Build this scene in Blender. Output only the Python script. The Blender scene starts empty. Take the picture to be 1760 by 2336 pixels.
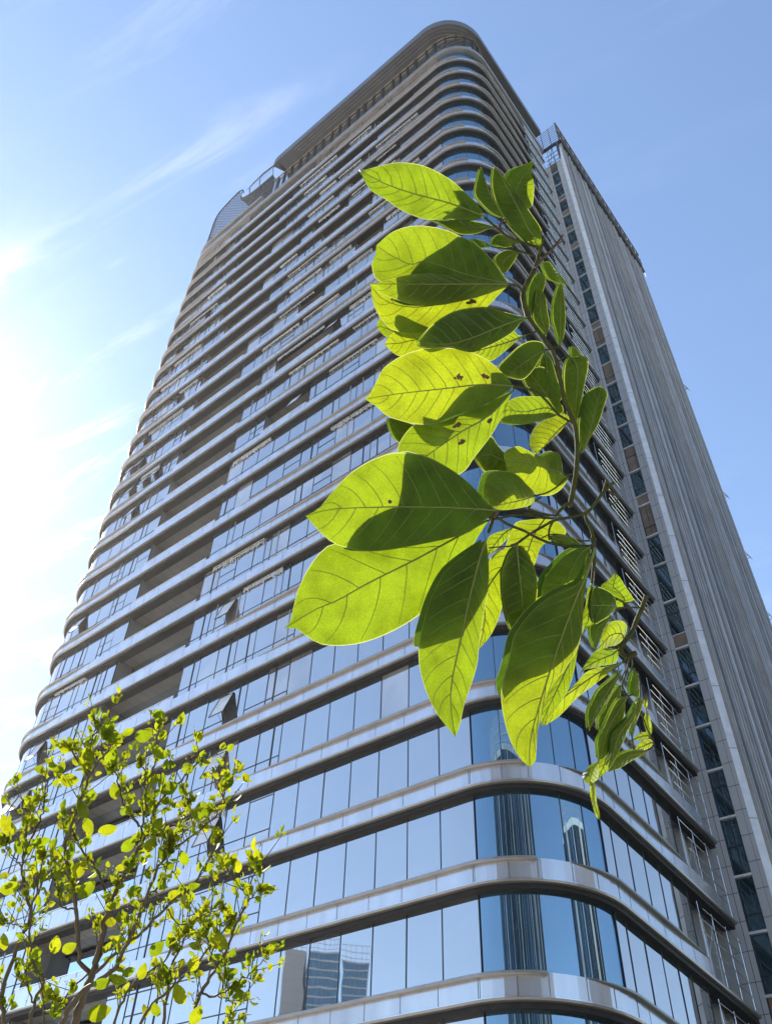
import bpy, math, random
import numpy as np
from mathutils import Vector
random.seed(7)
scn = bpy.context.scene
COL = scn.collection
R_ = math.radians

# ------------------------------------------------------------------ camera
F, CX, CY = 2067.93, 688.39, 1151.37          # focal length and principal point for a 1760 x 2336 frame
PITCH, ROLL, CAMZ = 0.8154176, 0.1361400, 1.6
cp, sp, cr, sr = math.cos(PITCH), math.sin(PITCH), math.cos(ROLL), math.sin(ROLL)
fwd = np.array([0, cp, sp]); right0 = np.array([1., 0, 0]); up0 = np.array([0, -sp, cp])
RIGHT = cr * right0 + sr * up0; UP = -sr * right0 + cr * up0; FWD = fwd
CAM = np.array([0, 0, CAMZ])
cam = bpy.data.cameras.new('camera'); camo = bpy.data.objects.new('camera', cam); COL.objects.link(camo)
from mathutils import Matrix
M = Matrix.Identity(4)
for i in range(3):
    M[i][0], M[i][1], M[i][2] = RIGHT[i], UP[i], -FWD[i]
M[2][3] = CAMZ
camo.matrix_world = M
cam.sensor_fit = 'AUTO'; cam.sensor_width = 36; cam.lens = F / 2336 * 36
cam.shift_x = (880 - CX) / 2336; cam.shift_y = -(1168 - CY) / 2336
cam.clip_start = 0.02; cam.clip_end = 5000
scn.camera = camo

def at(px, py, z):
    """a point on the sight line of a photo pixel, z metres in front of the lens"""
    return CAM + z * (RIGHT * ((px - CX) / F) - UP * ((py - CY) / F) + FWD)

# ------------------------------------------------------------------ helpers
def link(o, parent=None):
    COL.objects.link(o)
    if parent is not None: o.parent = parent
    return o
def tag(o, label=None, cat=None, group=None, kind=None):
    if label: o['label'] = label
    if cat: o['category'] = cat
    if group: o['group'] = group
    if kind: o['kind'] = kind
    return o
def empty(name, loc):
    o = bpy.data.objects.new(name, None); o.location = loc; o.empty_display_size = .3
    return link(o)
class MB:
    def __init__(s): s.v = []; s.f = []; s.uv = []; s.m = []
    def quad(s, pts, uv=None, m=0):
        i = len(s.v); s.v += [tuple(float(c) for c in p) for p in pts]
        s.f.append(tuple(range(i, i + len(pts)))); s.uv.append(uv or [(0, 0)] * len(pts)); s.m.append(m)
    def grid(s, P, UV=None, m=0):
        n, k = len(P), len(P[0]); i0 = len(s.v)
        for row in P: s.v += [tuple(float(c) for c in p) for p in row]
        for a in range(n - 1):
            for b in range(k - 1):
                q = (i0 + a * k + b, i0 + a * k + b + 1, i0 + (a + 1) * k + b + 1, i0 + (a + 1) * k + b)
                s.f.append(q); s.m.append(m)
                s.uv.append([UV[a][b], UV[a][b + 1], UV[a + 1][b + 1], UV[a + 1][b]] if UV else [(0, 0)] * 4)
    def box(s, o, ax, ay, az, m=0):
        """box from corner o along three edge vectors"""
        o, ax, ay, az = (np.array(q, float) for q in (o, ax, ay, az))
        c = [o, o + ax, o + ax + ay, o + ay, o + az, o + ax + az, o + ax + ay + az, o + ay + az]
        for q in ((0, 3, 2, 1), (4, 5, 6, 7), (0, 1, 5, 4), (1, 2, 6, 5), (2, 3, 7, 6), (3, 0, 4, 7)):
            s.quad([c[i] for i in q], m=m)
    def bar(s, a, b, w, m=0, n=4):
        s.tube([a, b], [w / 2, w / 2], n, m)
    def tube(s, pts, rad, n=7, m=0, cap=True):
        pts = [np.array(p, float) for p in pts]; rows = []; uvs = []; L = 0
        ref = None
        for i, p in enumerate(pts):
            t = pts[min(i + 1, len(pts) - 1)] - pts[max(i - 1, 0)]
            t = t / (np.linalg.norm(t) + 1e-12)
            if ref is None:
                ref = np.cross(t, [0.31, 0.2, 0.93]); 
            ref = ref - t * (ref @ t); ref = ref / (np.linalg.norm(ref) + 1e-12)
            w = np.cross(t, ref)
            if i: L += np.linalg.norm(p - pts[i - 1])
            rows.append([p + rad[i] * (math.cos(2 * math.pi * k / n) * ref + math.sin(2 * math.pi * k / n) * w) for k in range(n + 1)])
            uvs.append([(L, k / n) for k in range(n + 1)])
        s.grid(rows, uvs, m)
        if cap:
            s.quad(rows[0][:n][::-1], m=m); s.quad(rows[-1][:n], m=m)
    def build(s, name, mats, parent=None, smooth=False, base=None):
        me = bpy.data.meshes.new(name)
        V = s.v
        if base is not None: V = [(x - base[0], y - base[1], z - base[2]) for x, y, z in V]
        me.from_pydata(V, [], s.f)
        if not isinstance(mats, (list, tuple)): mats = [mats]
        for m in mats: me.materials.append(m)
        uvl = me.uv_layers.new(name='UVMap')
        flat = [c for u in s.uv for p in u for c in p]
        uvl.data.foreach_set('uv', flat)
        me.polygons.foreach_set('material_index', s.m)
        if smooth: me.polygons.foreach_set('use_smooth', [True] * len(s.f))
        me.update()
        return link(bpy.data.objects.new(name, me), parent)

# ------------------------------------------------------------------ materials
class NT:
    def __init__(s, name):
        s.mat = bpy.data.materials.new(name); s.mat.use_nodes = True
        s.t = s.mat.node_tree; s.t.nodes.clear()
        s.out = s.t.nodes.new('ShaderNodeOutputMaterial')
    def n(s, kind, **kw):
        nd = s.t.nodes.new('ShaderNode' + kind)
        for k, v in kw.items():
            if k.startswith('i_'):
                key = k[2:].replace('_', ' ')
                key = int(key) if key.isdigit() else key
                s.set(nd.inputs[key], v)
            else: setattr(nd, k, v)
        return nd
    def set(s, inp, v):
        if hasattr(v, 'is_output') or isinstance(v, bpy.types.NodeSocket): s.t.links.new(v, inp)
        elif hasattr(v, 'outputs'): s.t.links.new(v.outputs[0], inp)
        else: inp.default_value = v
    def math(s, op, a, b=0.0, c=0.0, clamp=False):
        nd = s.n('Math', operation=op, use_clamp=clamp)
        for i, v in enumerate((a, b, c)): s.set(nd.inputs[i], v)
        return nd.outputs[0]
    def ramp(s, fac, *stops):
        nd = s.n('ValToRGB'); s.set(nd.inputs[0], fac)
        e = nd.color_ramp.elements
        while len(e) < len(stops): e.new(.5)
        for el, (p, c) in zip(e, stops):
            el.position = p; el.color = (*c, 1) if len(c) == 3 else c
        return nd.outputs[0]
    def mix(s, fac, a, b, blend='MIX'):
        nd = s.n('MixRGB', blend_type=blend)
        s.set(nd.inputs[0], fac); s.set(nd.inputs[1], a if not isinstance(a, tuple) else (*a, 1)[:4]); s.set(nd.inputs[2], b if not isinstance(b, tuple) else (*b, 1)[:4])
        return nd.outputs[0]
    def surf(s, sh): s.t.links.new(sh.outputs[0] if hasattr(sh, 'outputs') else sh, s.out.inputs[0]); return s.mat
def C4(c): return (*c, 1)
def principled(name, col, rough=.5, metal=0., var=.15, scale=1.5, bump=0., spec=.5, streak=False):
    t = NT(name)
    tc = t.n('TexCoord')
    vec = tc.outputs['Object']
    if streak:
        mp = t.n('Mapping'); t.set(mp.inputs['Vector'], vec); mp.inputs['Scale'].default_value = (1, 1, .12); vec = mp.outputs[0]
    nz = t.n('TexNoise'); t.set(nz.inputs['Vector'], vec); nz.inputs['Scale'].default_value = scale; nz.inputs['Detail'].default_value = 6
    d = tuple(c * (1 - var) for c in col); l = tuple(min(1, c * (1 + var)) for c in col)
    c = t.ramp(nz.outputs[0], (.3, d), (.7, l))
    p = t.n('BsdfPrincipled'); t.set(p.inputs['Base Color'], c)
    t.set(p.inputs['Roughness'], t.math('MULTIPLY_ADD', nz.outputs[0], rough * .5, rough * .75)); p.inputs['Metallic'].default_value = metal
    p.inputs['Specular IOR Level'].default_value = spec
    if bump:
        b = t.n('Bump'); b.inputs['Strength'].default_value = bump; t.set(b.inputs['Height'], nz.outputs[0]); t.set(p.inputs['Normal'], b)
    return t.surf(p)
def glass_mat(name, refl=(.95, .92, .90), dark=(.015, .028, .04), lo=.55, wav=.004):
    """reflective coated facade glass over a dark room"""
    t = NT(name); tc = t.n('TexCoord')
    nz = t.n('TexNoise'); t.set(nz.inputs['Vector'], tc.outputs['Object']); nz.inputs['Scale'].default_value = .55; nz.inputs['Detail'].default_value = 1
    b = t.n('Bump'); b.inputs['Strength'].default_value = wav; b.inputs['Distance'].default_value = 1; t.set(b.inputs['Height'], nz.outputs[0])
    g = t.n('BsdfGlossy'); g.inputs['Color'].default_value = C4(refl); g.inputs['Roughness'].default_value = .015; t.set(g.inputs['Normal'], b)
    n2 = t.n('TexNoise'); t.set(n2.inputs['Vector'], tc.outputs['Object']); n2.inputs['Scale'].default_value = .35
    d = t.n('BsdfDiffuse'); t.set(d.inputs['Color'], t.ramp(n2.outputs[0], (.35, dark), (.7, tuple(c * 2.6 for c in dark))))
    fr = t.n('LayerWeight'); fr.inputs['Blend'].default_value = .35
    fac = t.math('MULTIPLY_ADD', fr.outputs['Fresnel'], 1 - lo, lo, clamp=True)
    m = t.n('MixShader'); t.set(m.inputs[0], fac); t.set(m.inputs[1], d); t.set(m.inputs[2], g)
    return t.surf(m)

MAT = {}
MAT['glass'] = glass_mat('facade_glass')
MAT['glass_corner'] = glass_mat('curved_corner_glass', (.46, .66, .80), (.01, .03, .05), .5)  # deeper blue tint stands in for the darker sky mirrored by the curve
MAT['glass_blind'] = glass_mat('glass_with_blind', (.95, .92, .90), (.16, .155, .15), .42)
MAT['glass_dark'] = glass_mat('dark_glass', (.55, .66, .75), (.012, .02, .028), .35)
MAT['strip_glass'] = glass_mat('strip_window_glass', (.30, .42, .52), (.010, .025, .035), .35)
MAT['fascia'] = principled('brushed_aluminium_panel', (.64, .645, .67), .20, .7, .10, 1.6, 0, streak=True)
MAT['ledge'] = principled('bronze_grey_aluminium', (.32, .30, .285), .36, .6, .12, 1.2)
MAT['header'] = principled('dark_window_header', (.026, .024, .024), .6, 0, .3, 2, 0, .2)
MAT['soffit'] = principled('soffit_board', (.24, .22, .20), .5, .15, .18, .7)
MAT['mullion'] = principled('dark_mullion', (.035, .04, .05), .4, .3, .2, 2)
MAT['frame_light'] = principled('pale_window_frame', (.42, .44, .47), .4, .5, .1, 2)
MAT['silver'] = principled('polished_rail', (.75, .76, .78), .22, .9, .05, 2)
MAT['wall_in'] = principled('balcony_wall', (.18, .178, .18), .7, 0, .2, .8)
MAT['crown'] = principled('roof_crown_cladding', (.115, .118, .125), .5, .3, .14, .6)
MAT['gold'] = principled('crown_trim', (.34, .30, .24), .35, .6, .1, 2)
MAT['dark_metal'] = principled('weathered_dark_metal', (.06, .065, .075), .5, .4, .3, 3)
MAT['screen'] = principled('galvanised_screen', (.52, .51, .49), .45, .5, .2, 3)
MAT['blind'] = principled('brown_blind', (.22, .17, .13), .7, 0, .2, 2)
MAT['concrete'] = principled('stone_panel', (.46, .47, .50), .6, 0, .14, .35, .05, streak=True)
MAT['joint'] = principled('panel_joint', (.08, .085, .09), .8, 0, .2, 3)
MAT['white_edge'] = principled('pale_corner_trim', (.66, .67, .70), .45, .2, .12, 1.5)
MAT['ground'] = principled('paving', (.46, .42, .37), .8, 0, .2, .4, .1)
MAT['asphalt'] = principled('asphalt', (.055, .055, .06), .85, 0, .25, 3, .1)
MAT['sheet'] = principled('pale_louvre_slat', (.66, .64, .62), .5, .3, .35, 6)

# ------------------------------------------------------------------ tower geometry (metres)
C0 = np.array([10.80780, 29.45112])                 # corner where the two long faces would meet
dl = np.array([-0.672429, 0.740161]); dr = np.array([0.716448, 0.697642])
H0 = 15.47 + CAMZ                                   # top of the storey ledge on storey 0
FH = 4.0
def unit(v): return v / np.linalg.norm(v)
class Path:
    """outline of a slab: right face, rounded corner, left face, rounded corner, far side"""
    def __init__(s, C, r, LR, LL, r2=4.2, side=26.):
        s.segs = []
        ang = math.acos(float(dl @ dr)); t = r / math.tan(ang / 2)
        s.t = t
        nr = unit(np.array([dr[1], -dr[0]])); nl = unit(np.array([-dl[1], dl[0]]))
        if nr @ C > 0: nr = -nr
        if nl @ C > 0: nl = -nl
        s.nr, s.nl, s.C = nr, nl, C
        bis = unit(dl + dr)
        cen = C + bis * r / math.sin(ang / 2)
        A = (math.pi - ang) * r
        E = C + dl * LL
        ang2 = math.acos(float(-dl @ dr)); t2 = r2 / math.tan(ang2 / 2)
        cen2 = E + unit(-dl + dr) * r2 / math.sin(ang2 / 2)
        A2 = (math.pi - ang2) * r2
        ns = unit(np.array([-dr[1], dr[0]]))
        if ns @ nr > 0: ns = -ns
        s.LR = LR - t; s.A = A; s.LLs = LL - t - t2; s.A2 = A2; s.side = side
        s.r, s.cen, s.r2, s.cen2, s.ns, s.E, s.t2 = r, cen, r2, cen2, ns, E, t2
        s.angA = math.pi - ang; s.angB = math.pi - ang2
        s.uend = A + s.LLs + A2 + side
    def at(s, u):
        if u <= 0: p = s.C + dr * (s.t - u); n = s.nr
        elif u < s.A:
            w = u / s.A; a = s.angA
            n = (math.sin((1 - w) * a) * s.nr + math.sin(w * a) * s.nl) / math.sin(a); p = s.cen + n * s.r
        elif u <= s.A + s.LLs: p = s.C + dl * (s.t + u - s.A); n = s.nl
        elif u < s.A + s.LLs + s.A2:
            w = (u - s.A - s.LLs) / s.A2; a = s.angB
            n = (math.sin((1 - w) * a) * s.nl + math.sin(w * a) * s.ns) / math.sin(a); p = s.cen2 + n * s.r2
        else: p = s.E + dr * (s.t2 + u - s.A - s.LLs - s.A2); n = s.ns
        return p, n
    def uL(s, d): return s.A + d - s.t           # distance d from the corner along the left face
    def uR(s, d): return -(d - s.t)
    def samples(s, a, b, step=.42):
        us = {a, b}
        for x0, x1 in ((0, s.A), (s.A + s.LLs, s.A + s.LLs + s.A2)):
            for k in range(int((x1 - x0) / step) + 2):
                u = x0 + (x1 - x0) * min(1, k / (int((x1 - x0) / step) + 1))
                if a < u < b: us.add(u)
        return sorted(us)
    def pt(s, u, o, z):
        p, n = s.at(u); q = p + n * o
        return np.array([q[0], q[1], z])
def sweep(mb, P, a, b, prof, m=0, ends=True, fn=None, step=.42, us=None):
    """closed profile [(out, z)] swept along the outline from a to b"""
    us = us or P.samples(a, b, step); rows = []; uvs = []
    n = len(fn(us[0]) if fn else prof)
    for u in us:
        pr = fn(u) if fn else prof
        rows.append([P.pt(u, o, z) for o, z in pr] + [P.pt(u, *pr[0])])
        uvs.append([(u, k) for k in range(n + 1)])
    mb.grid(rows, uvs, m)
    if ends:
        mb.quad(rows[0][:n], m=m); mb.quad(rows[-1][:n][::-1], m=m)
def rect(o0, o1, z0, z1): return [(o1, z0), (o1, z1), (o0, z1), (o0, z0)]

P = Path(C0, 4.128, 17.0, 46.5)
KMIN, KTOP = -3, 24
UEND = P.A + P.LLs + P.A2 + 3
tower = empty('office_tower', (float(P.cen[0]), float(P.cen[1]), 0))
tower.location = (0, 0, 0)
tag(tower, 'tall glass tower with rounded corner and silver storey bands filling the middle of the view', 'building')

# panel joints along the outline
JL = [4.0 + 1.665 * i for i in range(0, 25)]
jl = [P.uL(d) for d in JL]
ja = [P.A * (1 - th / 92.) for th in (4.8, 23.6, 38.2, 56.4, 71.5, 88.)]
jr = [P.uR(d) for d in (4.86, 6.32, 7.76, 9.2, 10.45, 12.0)]
rs = random.Random(3)
def recess_span(k):
    if k < 9: return 25.95, 34.7
    if k < 12: return 25.9, 34.6
    return rs.choice([(25.9, 34.6), (24.3, 34.6), (25.9, 33), (22.6, 34.6), (27.6, 34.6)])
REC = {k: recess_span(k) for k in range(KMIN, KTOP)}
REC2 = {k: (a_, a_ + rs.choice([3.33, 5., 6.66])) for k, a_ in ((10, 17.3), (12, 15.6), (14, 17.3), (15, 10.7), (17, 12.3), (18, 15.6), (19, 9.0), (21, 12.3), (22, 7.3))}
def in_recess(k, u0, u1):
    um = (u0 + u1) / 2
    for D in (REC, REC2):
        if k in D:
            a, b = D[k]
            if P.uL(a) - .1 < um < P.uL(b) + .1: return True
    return False

pane_count = 0
panes_rest = MB(); mull = MB()
def pane(mb, u0, u1, z0, z1, tilt, k):
    us = P.samples(u0, u1, .3); rows = []; uv = []
    for u in us:
        w = (u - u0) / (u1 - u0)
        rows.append([P.pt(u, -.40 + tilt[0] * (w - .5), z0), P.pt(u, -.40 + tilt[0] * (w - .5) + tilt[1], z1)])
        uv.append([(u, 0), (u, 1)])
    mb.grid(rows, uv)
rp = random.Random(11)
for k in range(KMIN, KTOP):
    h = H0 + FH * k
    # ---- ledge with dark header
    m = MB(); a, b = P.uR(16.55 + rp.uniform(0, .3)), UEND
    sweep(m, P, a, b, [(-.10, h - .12), (.0, h - .10), (.02, h - .03), (0., h), (-.12, h), (-.5, h - .01), (-.5, h - .12)])
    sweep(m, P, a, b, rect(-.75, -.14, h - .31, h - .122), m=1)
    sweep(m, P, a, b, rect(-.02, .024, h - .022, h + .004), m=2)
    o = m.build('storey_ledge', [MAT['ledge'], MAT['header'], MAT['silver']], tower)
    # ---- fascia
    m = MB(); ft = h + .66
    sweep(m, P, P.uR(15.4 if k % 3 else 12.2), UEND, rect(-.5, -.07, h + .002, ft + .135))
    for u in jl + ja + jr:
        m.box(P.pt(u - .010, -.2, h + .004), P.pt(u + .010, -.2, h + .004) - P.pt(u - .010, -.2, h + .004), P.pt(u, -.064, h) - P.pt(u, -.2, h), (0, 0, ft - h + .13), 1)
    m.build('fascia_band', [MAT['fascia'], MAT['joint']], tower)
    # ---- eyebrow ledges that taper out
    def brow(a, b, ta, tb, amp=.17):
        mm = MB(); n = 40
        us = sorted(set(P.samples(a, b)) | {a + (b - a) * i / n for i in range(n + 1)} | {a + ta * i / 8 for i in range(9)} | {b - tb * i / 8 for i in range(9)})
        def fn(u):
            w = 1.0
            if ta: w = min(w, (u - a) / ta)
            if tb: w = min(w, (b - u) / tb)
            w = max(w, .02) ** .8
            zt = ft + .14; zb = zt - .03 - .10 * w
            o1 = -.05 + amp * w
            return [(o1 - .03, zb), (o1, zb + .03), (o1, zt - .02), (o1 - .02, zt), (-.42, zt + .02), (-.42, zb)]
        sweep(mm, P, a, b, None, fn=fn, us=us)
        return mm.build('eyebrow_ledge', MAT['ledge'], tower)
    e0 = {0: 22.5, 1: 17.8, 2: 17.6, 3: 24.9, -1: 24.5}.get(k, rp.uniform(16, 25.5))
    if k in REC2: e0 = 11.5
    brow(ja[2], P.uL(e0), .05, 6.5, .17 if k < 6 else .12)
    brow(P.uR(12.0 if k < 6 else 11.2), ja[3], 3.2, 2.1, .15)
    e1 = rp.uniform(35.2, 39.5)
    brow(P.uL(e1), UEND, 3.0, 0, .12)
    # ---- glass
    js = sorted(jr[:-1] + ja + jl[:], key=float)
    js = [P.uR(12.0)] + [u for u in js if u > P.uR(12.0) + .1]
    last = P.A + P.LLs + P.A2 + 2.
    uu = [u for u in js if u < P.uL(41.7)]
    nA = 5
    uu += [P.A + P.LLs + P.A2 * i / nA for i in range(0, nA + 1)] + [last]
    z0, z1 = h + .55, h + FH - .26
    for i in range(len(uu) - 1):
        u0, u1 = uu[i], uu[i + 1]
        if u1 - u0 < .2 or in_recess(k, u0, u1): continue
        tilt = (rp.gauss(0, .0025), rp.gauss(0, .004)) if k < 3 else (rp.gauss(0, .004), rp.gauss(0, .008))
        near = -1 <= k <= 1 and u0 < P.uL(25) and u0 > P.uR(11)
        if near and pane_count < 96:
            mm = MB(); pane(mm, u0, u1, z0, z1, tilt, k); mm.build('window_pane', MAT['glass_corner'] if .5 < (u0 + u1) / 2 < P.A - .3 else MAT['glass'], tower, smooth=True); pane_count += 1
        else:
            f0 = len(panes_rest.f); pane(panes_rest, u0, u1, z0, z1, tilt, k)
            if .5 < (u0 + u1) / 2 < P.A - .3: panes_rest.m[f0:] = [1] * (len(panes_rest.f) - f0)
            elif rp.random() < (.14 if u0 > P.uL(7) else 0): panes_rest.m[f0:] = [2] * (len(panes_rest.f) - f0)
        # vertical mullion
        wide = .028
        mull.box(P.pt(u0 - wide / 2, -.45, z0), P.pt(u0 + wide / 2, -.45, z0) - P.pt(u0 - wide / 2, -.45, z0), P.pt(u0, -.375, z0) - P.pt(u0, -.45, z0), (0, 0, z1 - z0))
        d = u0 - P.A + P.t
        if d > (15.2 if k < 6 else 7) and u0 < P.uL(42) and not in_recess(k, u0, u1):   # framed, subdivided lights
            for zz, prob in ((h + 1.55, .95), (h + FH - .62, .5), (h + 2.4, .12)):
                if rp.random() < prob:
                    a3, b3 = P.pt(u0, -.42, zz), P.pt(u1, -.42, zz)
                    mull.box(a3, b3 - a3, P.pt(u0, -.378, zz) - a3, (0, 0, .045))
            if rp.random() < .5:
                um = u0 + (u1 - u0) * rp.choice([.36, .64]); mi = rp.choice([0, 0, 1])
                mull.box(P.pt(um - .03, -.45, z0), P.pt(um + .03, -.45, z0) - P.pt(um - .03, -.45, z0), P.pt(um, -.36, z0) - P.pt(um, -.45, z0), (0, 0, z1 - z0), mi)
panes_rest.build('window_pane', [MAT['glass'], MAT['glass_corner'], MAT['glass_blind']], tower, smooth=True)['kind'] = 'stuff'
mull.build('mullion', [MAT['mullion'], MAT['frame_light']], tower)['kind'] = 'stuff'

# ---- balconies let into the left face
for k in range(KMIN, KTOP):
    h = H0 + FH * k
    for D in (REC, REC2):
        if k not in D: continue
        a, b = D[k]
        # snap to the pane grid
        us = [u for u in jl if abs(u - P.uL(a)) < .95]; ua = min(jl, key=lambda u: abs(u - P.uL(a))); ub = min(jl, key=lambda u: abs(u - P.uL(b)))
        dep = 1.75; zc = h + FH - .125; zf = h + .3
        m = MB()
        m.quad([P.pt(ua, -dep, zf), P.pt(ub, -dep, zf), P.pt(ub, -dep, zc), P.pt(ua, -dep, zc)], m=0)     # back
        m.quad([P.pt(ua, -.38, zf), P.pt(ua, -dep, zf), P.pt(ua, -dep, zc), P.pt(ua, -.38, zc)], m=1)
        m.quad([P.pt(ub, -.38, zf), P.pt(ub, -dep, zf), P.pt(ub, -dep, zc), P.pt(ub, -.38, zc)], m=1)
        m.quad([P.pt(ua, -.3, zf), P.pt(ub, -.3, zf), P.pt(ub, -dep, zf), P.pt(ua, -dep, zf)], m=1)
        bo = m.build('balcony', [MAT['glass_dark'], MAT['wall_in']], tower)
        m = MB()
        m.box(P.pt(ua, -.15, zc - .02), P.pt(ub, -.15, zc) - P.pt(ua, -.15, zc), P.pt(ua, -dep, zc) - P.pt(ua, -.15, zc), (0, 0, .06))
        n = int((ub - ua) / .83)
        for i in range(1, n):
            u = ua + (ub - ua) * i / n
            m.box(P.pt(u - .012, -.16, zc - .024), P.pt(u + .012, -.16, 0) - P.pt(u - .012, -.16, 0), P.pt(u, -dep + .01, 0) - P.pt(u, -.16, 0), (0, 0, .003), 1)
        m.build('soffit', [MAT['soffit'], MAT['joint']], bo)
        m = MB()
        rt = h + 1.12
        m.tube([P.pt(ua, -.12, rt), P.pt(ub, -.12, rt)], [.025, .025], 6, 0)
        for i in range(7):
            u = ua + .02 + (ub - ua - .04) * i / 6
            m.bar(P.pt(u, -.12, h + .6), P.pt(u, -.12, rt), .03)
        m.quad([P.pt(ua, -.14, h + .6), P.pt(ub, -.14, h + .6), P.pt(ub, -.14, rt - .03), P.pt(ua, -.14, rt - .03)], m=1)
        m.build('railing', [MAT['silver'], MAT['fascia']], bo)

# ---- louvre screens under the ledges of the upper storeys
rl = random.Random(21)
for k in range(2, KTOP):
    h = H0 + FH * k
    spans = []
    n = 1 if k < 6 else 3 if k < 11 else 8
    for _ in range(n):
        a = rl.uniform(6 if k > 8 else 15, 40); L = rl.uniform(3, 8) if k < 12 else rl.uniform(2, 6)
        ra, rb = REC[k - 1] if k - 1 in REC else (0, 0)
        if ra - L < a < rb: continue
        if any(a - Lq - .3 < q < a + L + .3 for q, Lq in spans) or a + L > 41.5: continue
        spans.append((a, L))
    for a, L in spans:
        m = MB(); u = P.uL(a); hh = rl.uniform(.35, .75); tilt = rl.uniform(-.1, .1)
        while u < P.uL(a + L):
            w = rl.uniform(.05, .11); z = h - .13 - rl.uniform(0, .1); dz = -hh * rl.uniform(.7, 1.1)
            m.box(P.pt(u, -.36, z), P.pt(u + w, -.33 + tilt, z) - P.pt(u, -.36, z), P.pt(u, -.30, z) - P.pt(u, -.36, z), (0, 0, dz))
            u += rl.uniform(.13, .26)
        for zz in (.2, hh * .75):
            m.bar(P.pt(P.uL(a), -.28, h - .13 - zz), P.pt(P.uL(a + L), -.28, h - .13 - zz), .05)
        m.build('louvre_screen', MAT['sheet'], tower)
# ---- windows hinged open
for (d, z) in ((41.05, 35.8), (42.2, 31.62), (40.85, 31.53), (20.4, 26.5), (20.0, 22.2), (41.9, 65.6), (40.6, 65.0), (38.6, 61.46), (37.0, 61.37), (40.7, 61.0), (20.7, 30.6), (41.4, 48.1), (38.9, 57.2), (41.2, 69.8), (37.3, 73.7), (22.1, 38.5), (40.8, 85.9), (18.8, 58.4), (36.9, 89.7), (15.6, 66.4)):
    k = round((z - .8 + CAMZ - 2.1 - H0) / FH); zt = H0 + FH * k + 3.25
    m = MB(); u = P.uL(d); w = .58; L = 1.6; out = .55
    a0, a1 = P.pt(u - w, -.36, zt), P.pt(u + w, -.36, zt)
    b0, b1 = P.pt(u - w, -.36 + out, zt - L), P.pt(u + w, -.36 + out, zt - L)
    m.quad([a0, a1, b1, b0], m=0)  # pale colour stands in for the bright sky mirrored in the open pane
    off = np.array([0, 0, -.04])
    m.quad([a0 + off, b0 + off, b1 + off, a1 + off], m=2)  # dark back colour stands in for the shaded opening below the pane
    for p, q in ((a0, b0), (a1, b1), (b0, b1), (a0, a1)): m.bar(p, q, .07, 1)
    for p, q in ((b0, P.pt(u - w, -.36, zt - L * .62)), (b1, P.pt(u + w, -.36, zt - L * .62))): m.bar(p, q, .03, 1)
    m.build('awning_window', [MAT['white_edge'], MAT['mullion'], MAT['blind']], tower)

# ---- right end of the tower: service bay behind rails
m = MB()
zb0, zb1 = 0, H0 + FH * KTOP
ua, ub = P.uR(17.0), P.uR(12.05)
m.quad([P.pt(ua, -1.9, zb0), P.pt(ub, -1.9, zb0), P.pt(ub, -1.9, zb1), P.pt(ua, -1.9, zb1)])
m.quad([P.pt(ub, -.4, zb0), P.pt(ub, -1.9, zb0), P.pt(ub, -1.9, zb1), P.pt(ub, -.4, zb1)])
for d in (13.1, 14.3, 15.6):
    u = P.uR(d); w = .22 if d != 14.3 else .5
    m.box(P.pt(u, -1.9, 0), P.pt(u - w, -1.9, 0) - P.pt(u, -1.9, 0), P.pt(u, -.9, 0) - P.pt(u, -1.9, 0), (0, 0, zb1))
m.build('service_bay_wall', MAT['concrete'], tower)
rb = random.Random(5)
for k in range(KMIN, KTOP):
    h = H0 + FH * k
    m = MB()
    m.box(P.pt(ua, -1.9, h - .11), P.pt(ub, -1.9, h - .11) - P.pt(ua, -1.9, h - .11), P.pt(ua, -.45, 0) - P.pt(ua, -1.9, 0), (0, 0, .1))
    m.box(P.pt(P.uR(12.6), -1.88, h + .6), P.pt(P.uR(13.0), -1.88, 0) - P.pt(P.uR(12.6), -1.88, 0), P.pt(ub, -1.80, 0) - P.pt(ub, -1.88, 0), (0, 0, 2.4), 1)
    m.box(P.pt(P.uR(14.9), -1.88, h + .3), P.pt(P.uR(15.5), -1.88, 0) - P.pt(P.uR(14.9), -1.88, 0), P.pt(ub, -1.80, 0) - P.pt(ub, -1.88, 0), (0, 0, 2.3), 1)
    ax = rb.uniform(15.7, 16.2)                      # an air-conditioning box on the bay floor
    m.box(P.pt(P.uR(ax), -1.5, h + .0), P.pt(P.uR(ax + .8), -1.5, 0) - P.pt(P.uR(ax), -1.5, 0), P.pt(ub, -.7, 0) - P.pt(ub, -1.5, 0), (0, 0, rb.uniform(.6, .95)), 2)
    m.build('service_bay', [MAT['soffit'], MAT['glass_dark'], MAT['screen']], tower)
    m = MB()
    for zz in (.75, 1.35, 1.95, 2.55, 3.15):
        d0, d1 = 12.25 + rb.uniform(0, .9), 16.9 - rb.uniform(0, .5)
        m.tube([P.pt(P.uR(d0), -.12, h + zz), P.pt(P.uR(d1), -.12, h + zz + rb.uniform(-.03, .03))], [.022, .022], 6)
    for d in (12.3, 13.8, 15.3, 16.7):
        m.bar(P.pt(P.uR(d), -.16, h), P.pt(P.uR(d), -.16, h + 3.3), .03)
    m.bar(P.pt(P.uR(12.3), -.16, h + .8), P.pt(P.uR(13.8), -.16, h + 3.0), .02)
    m.build('bay_railing', MAT['silver'], tower)

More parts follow.
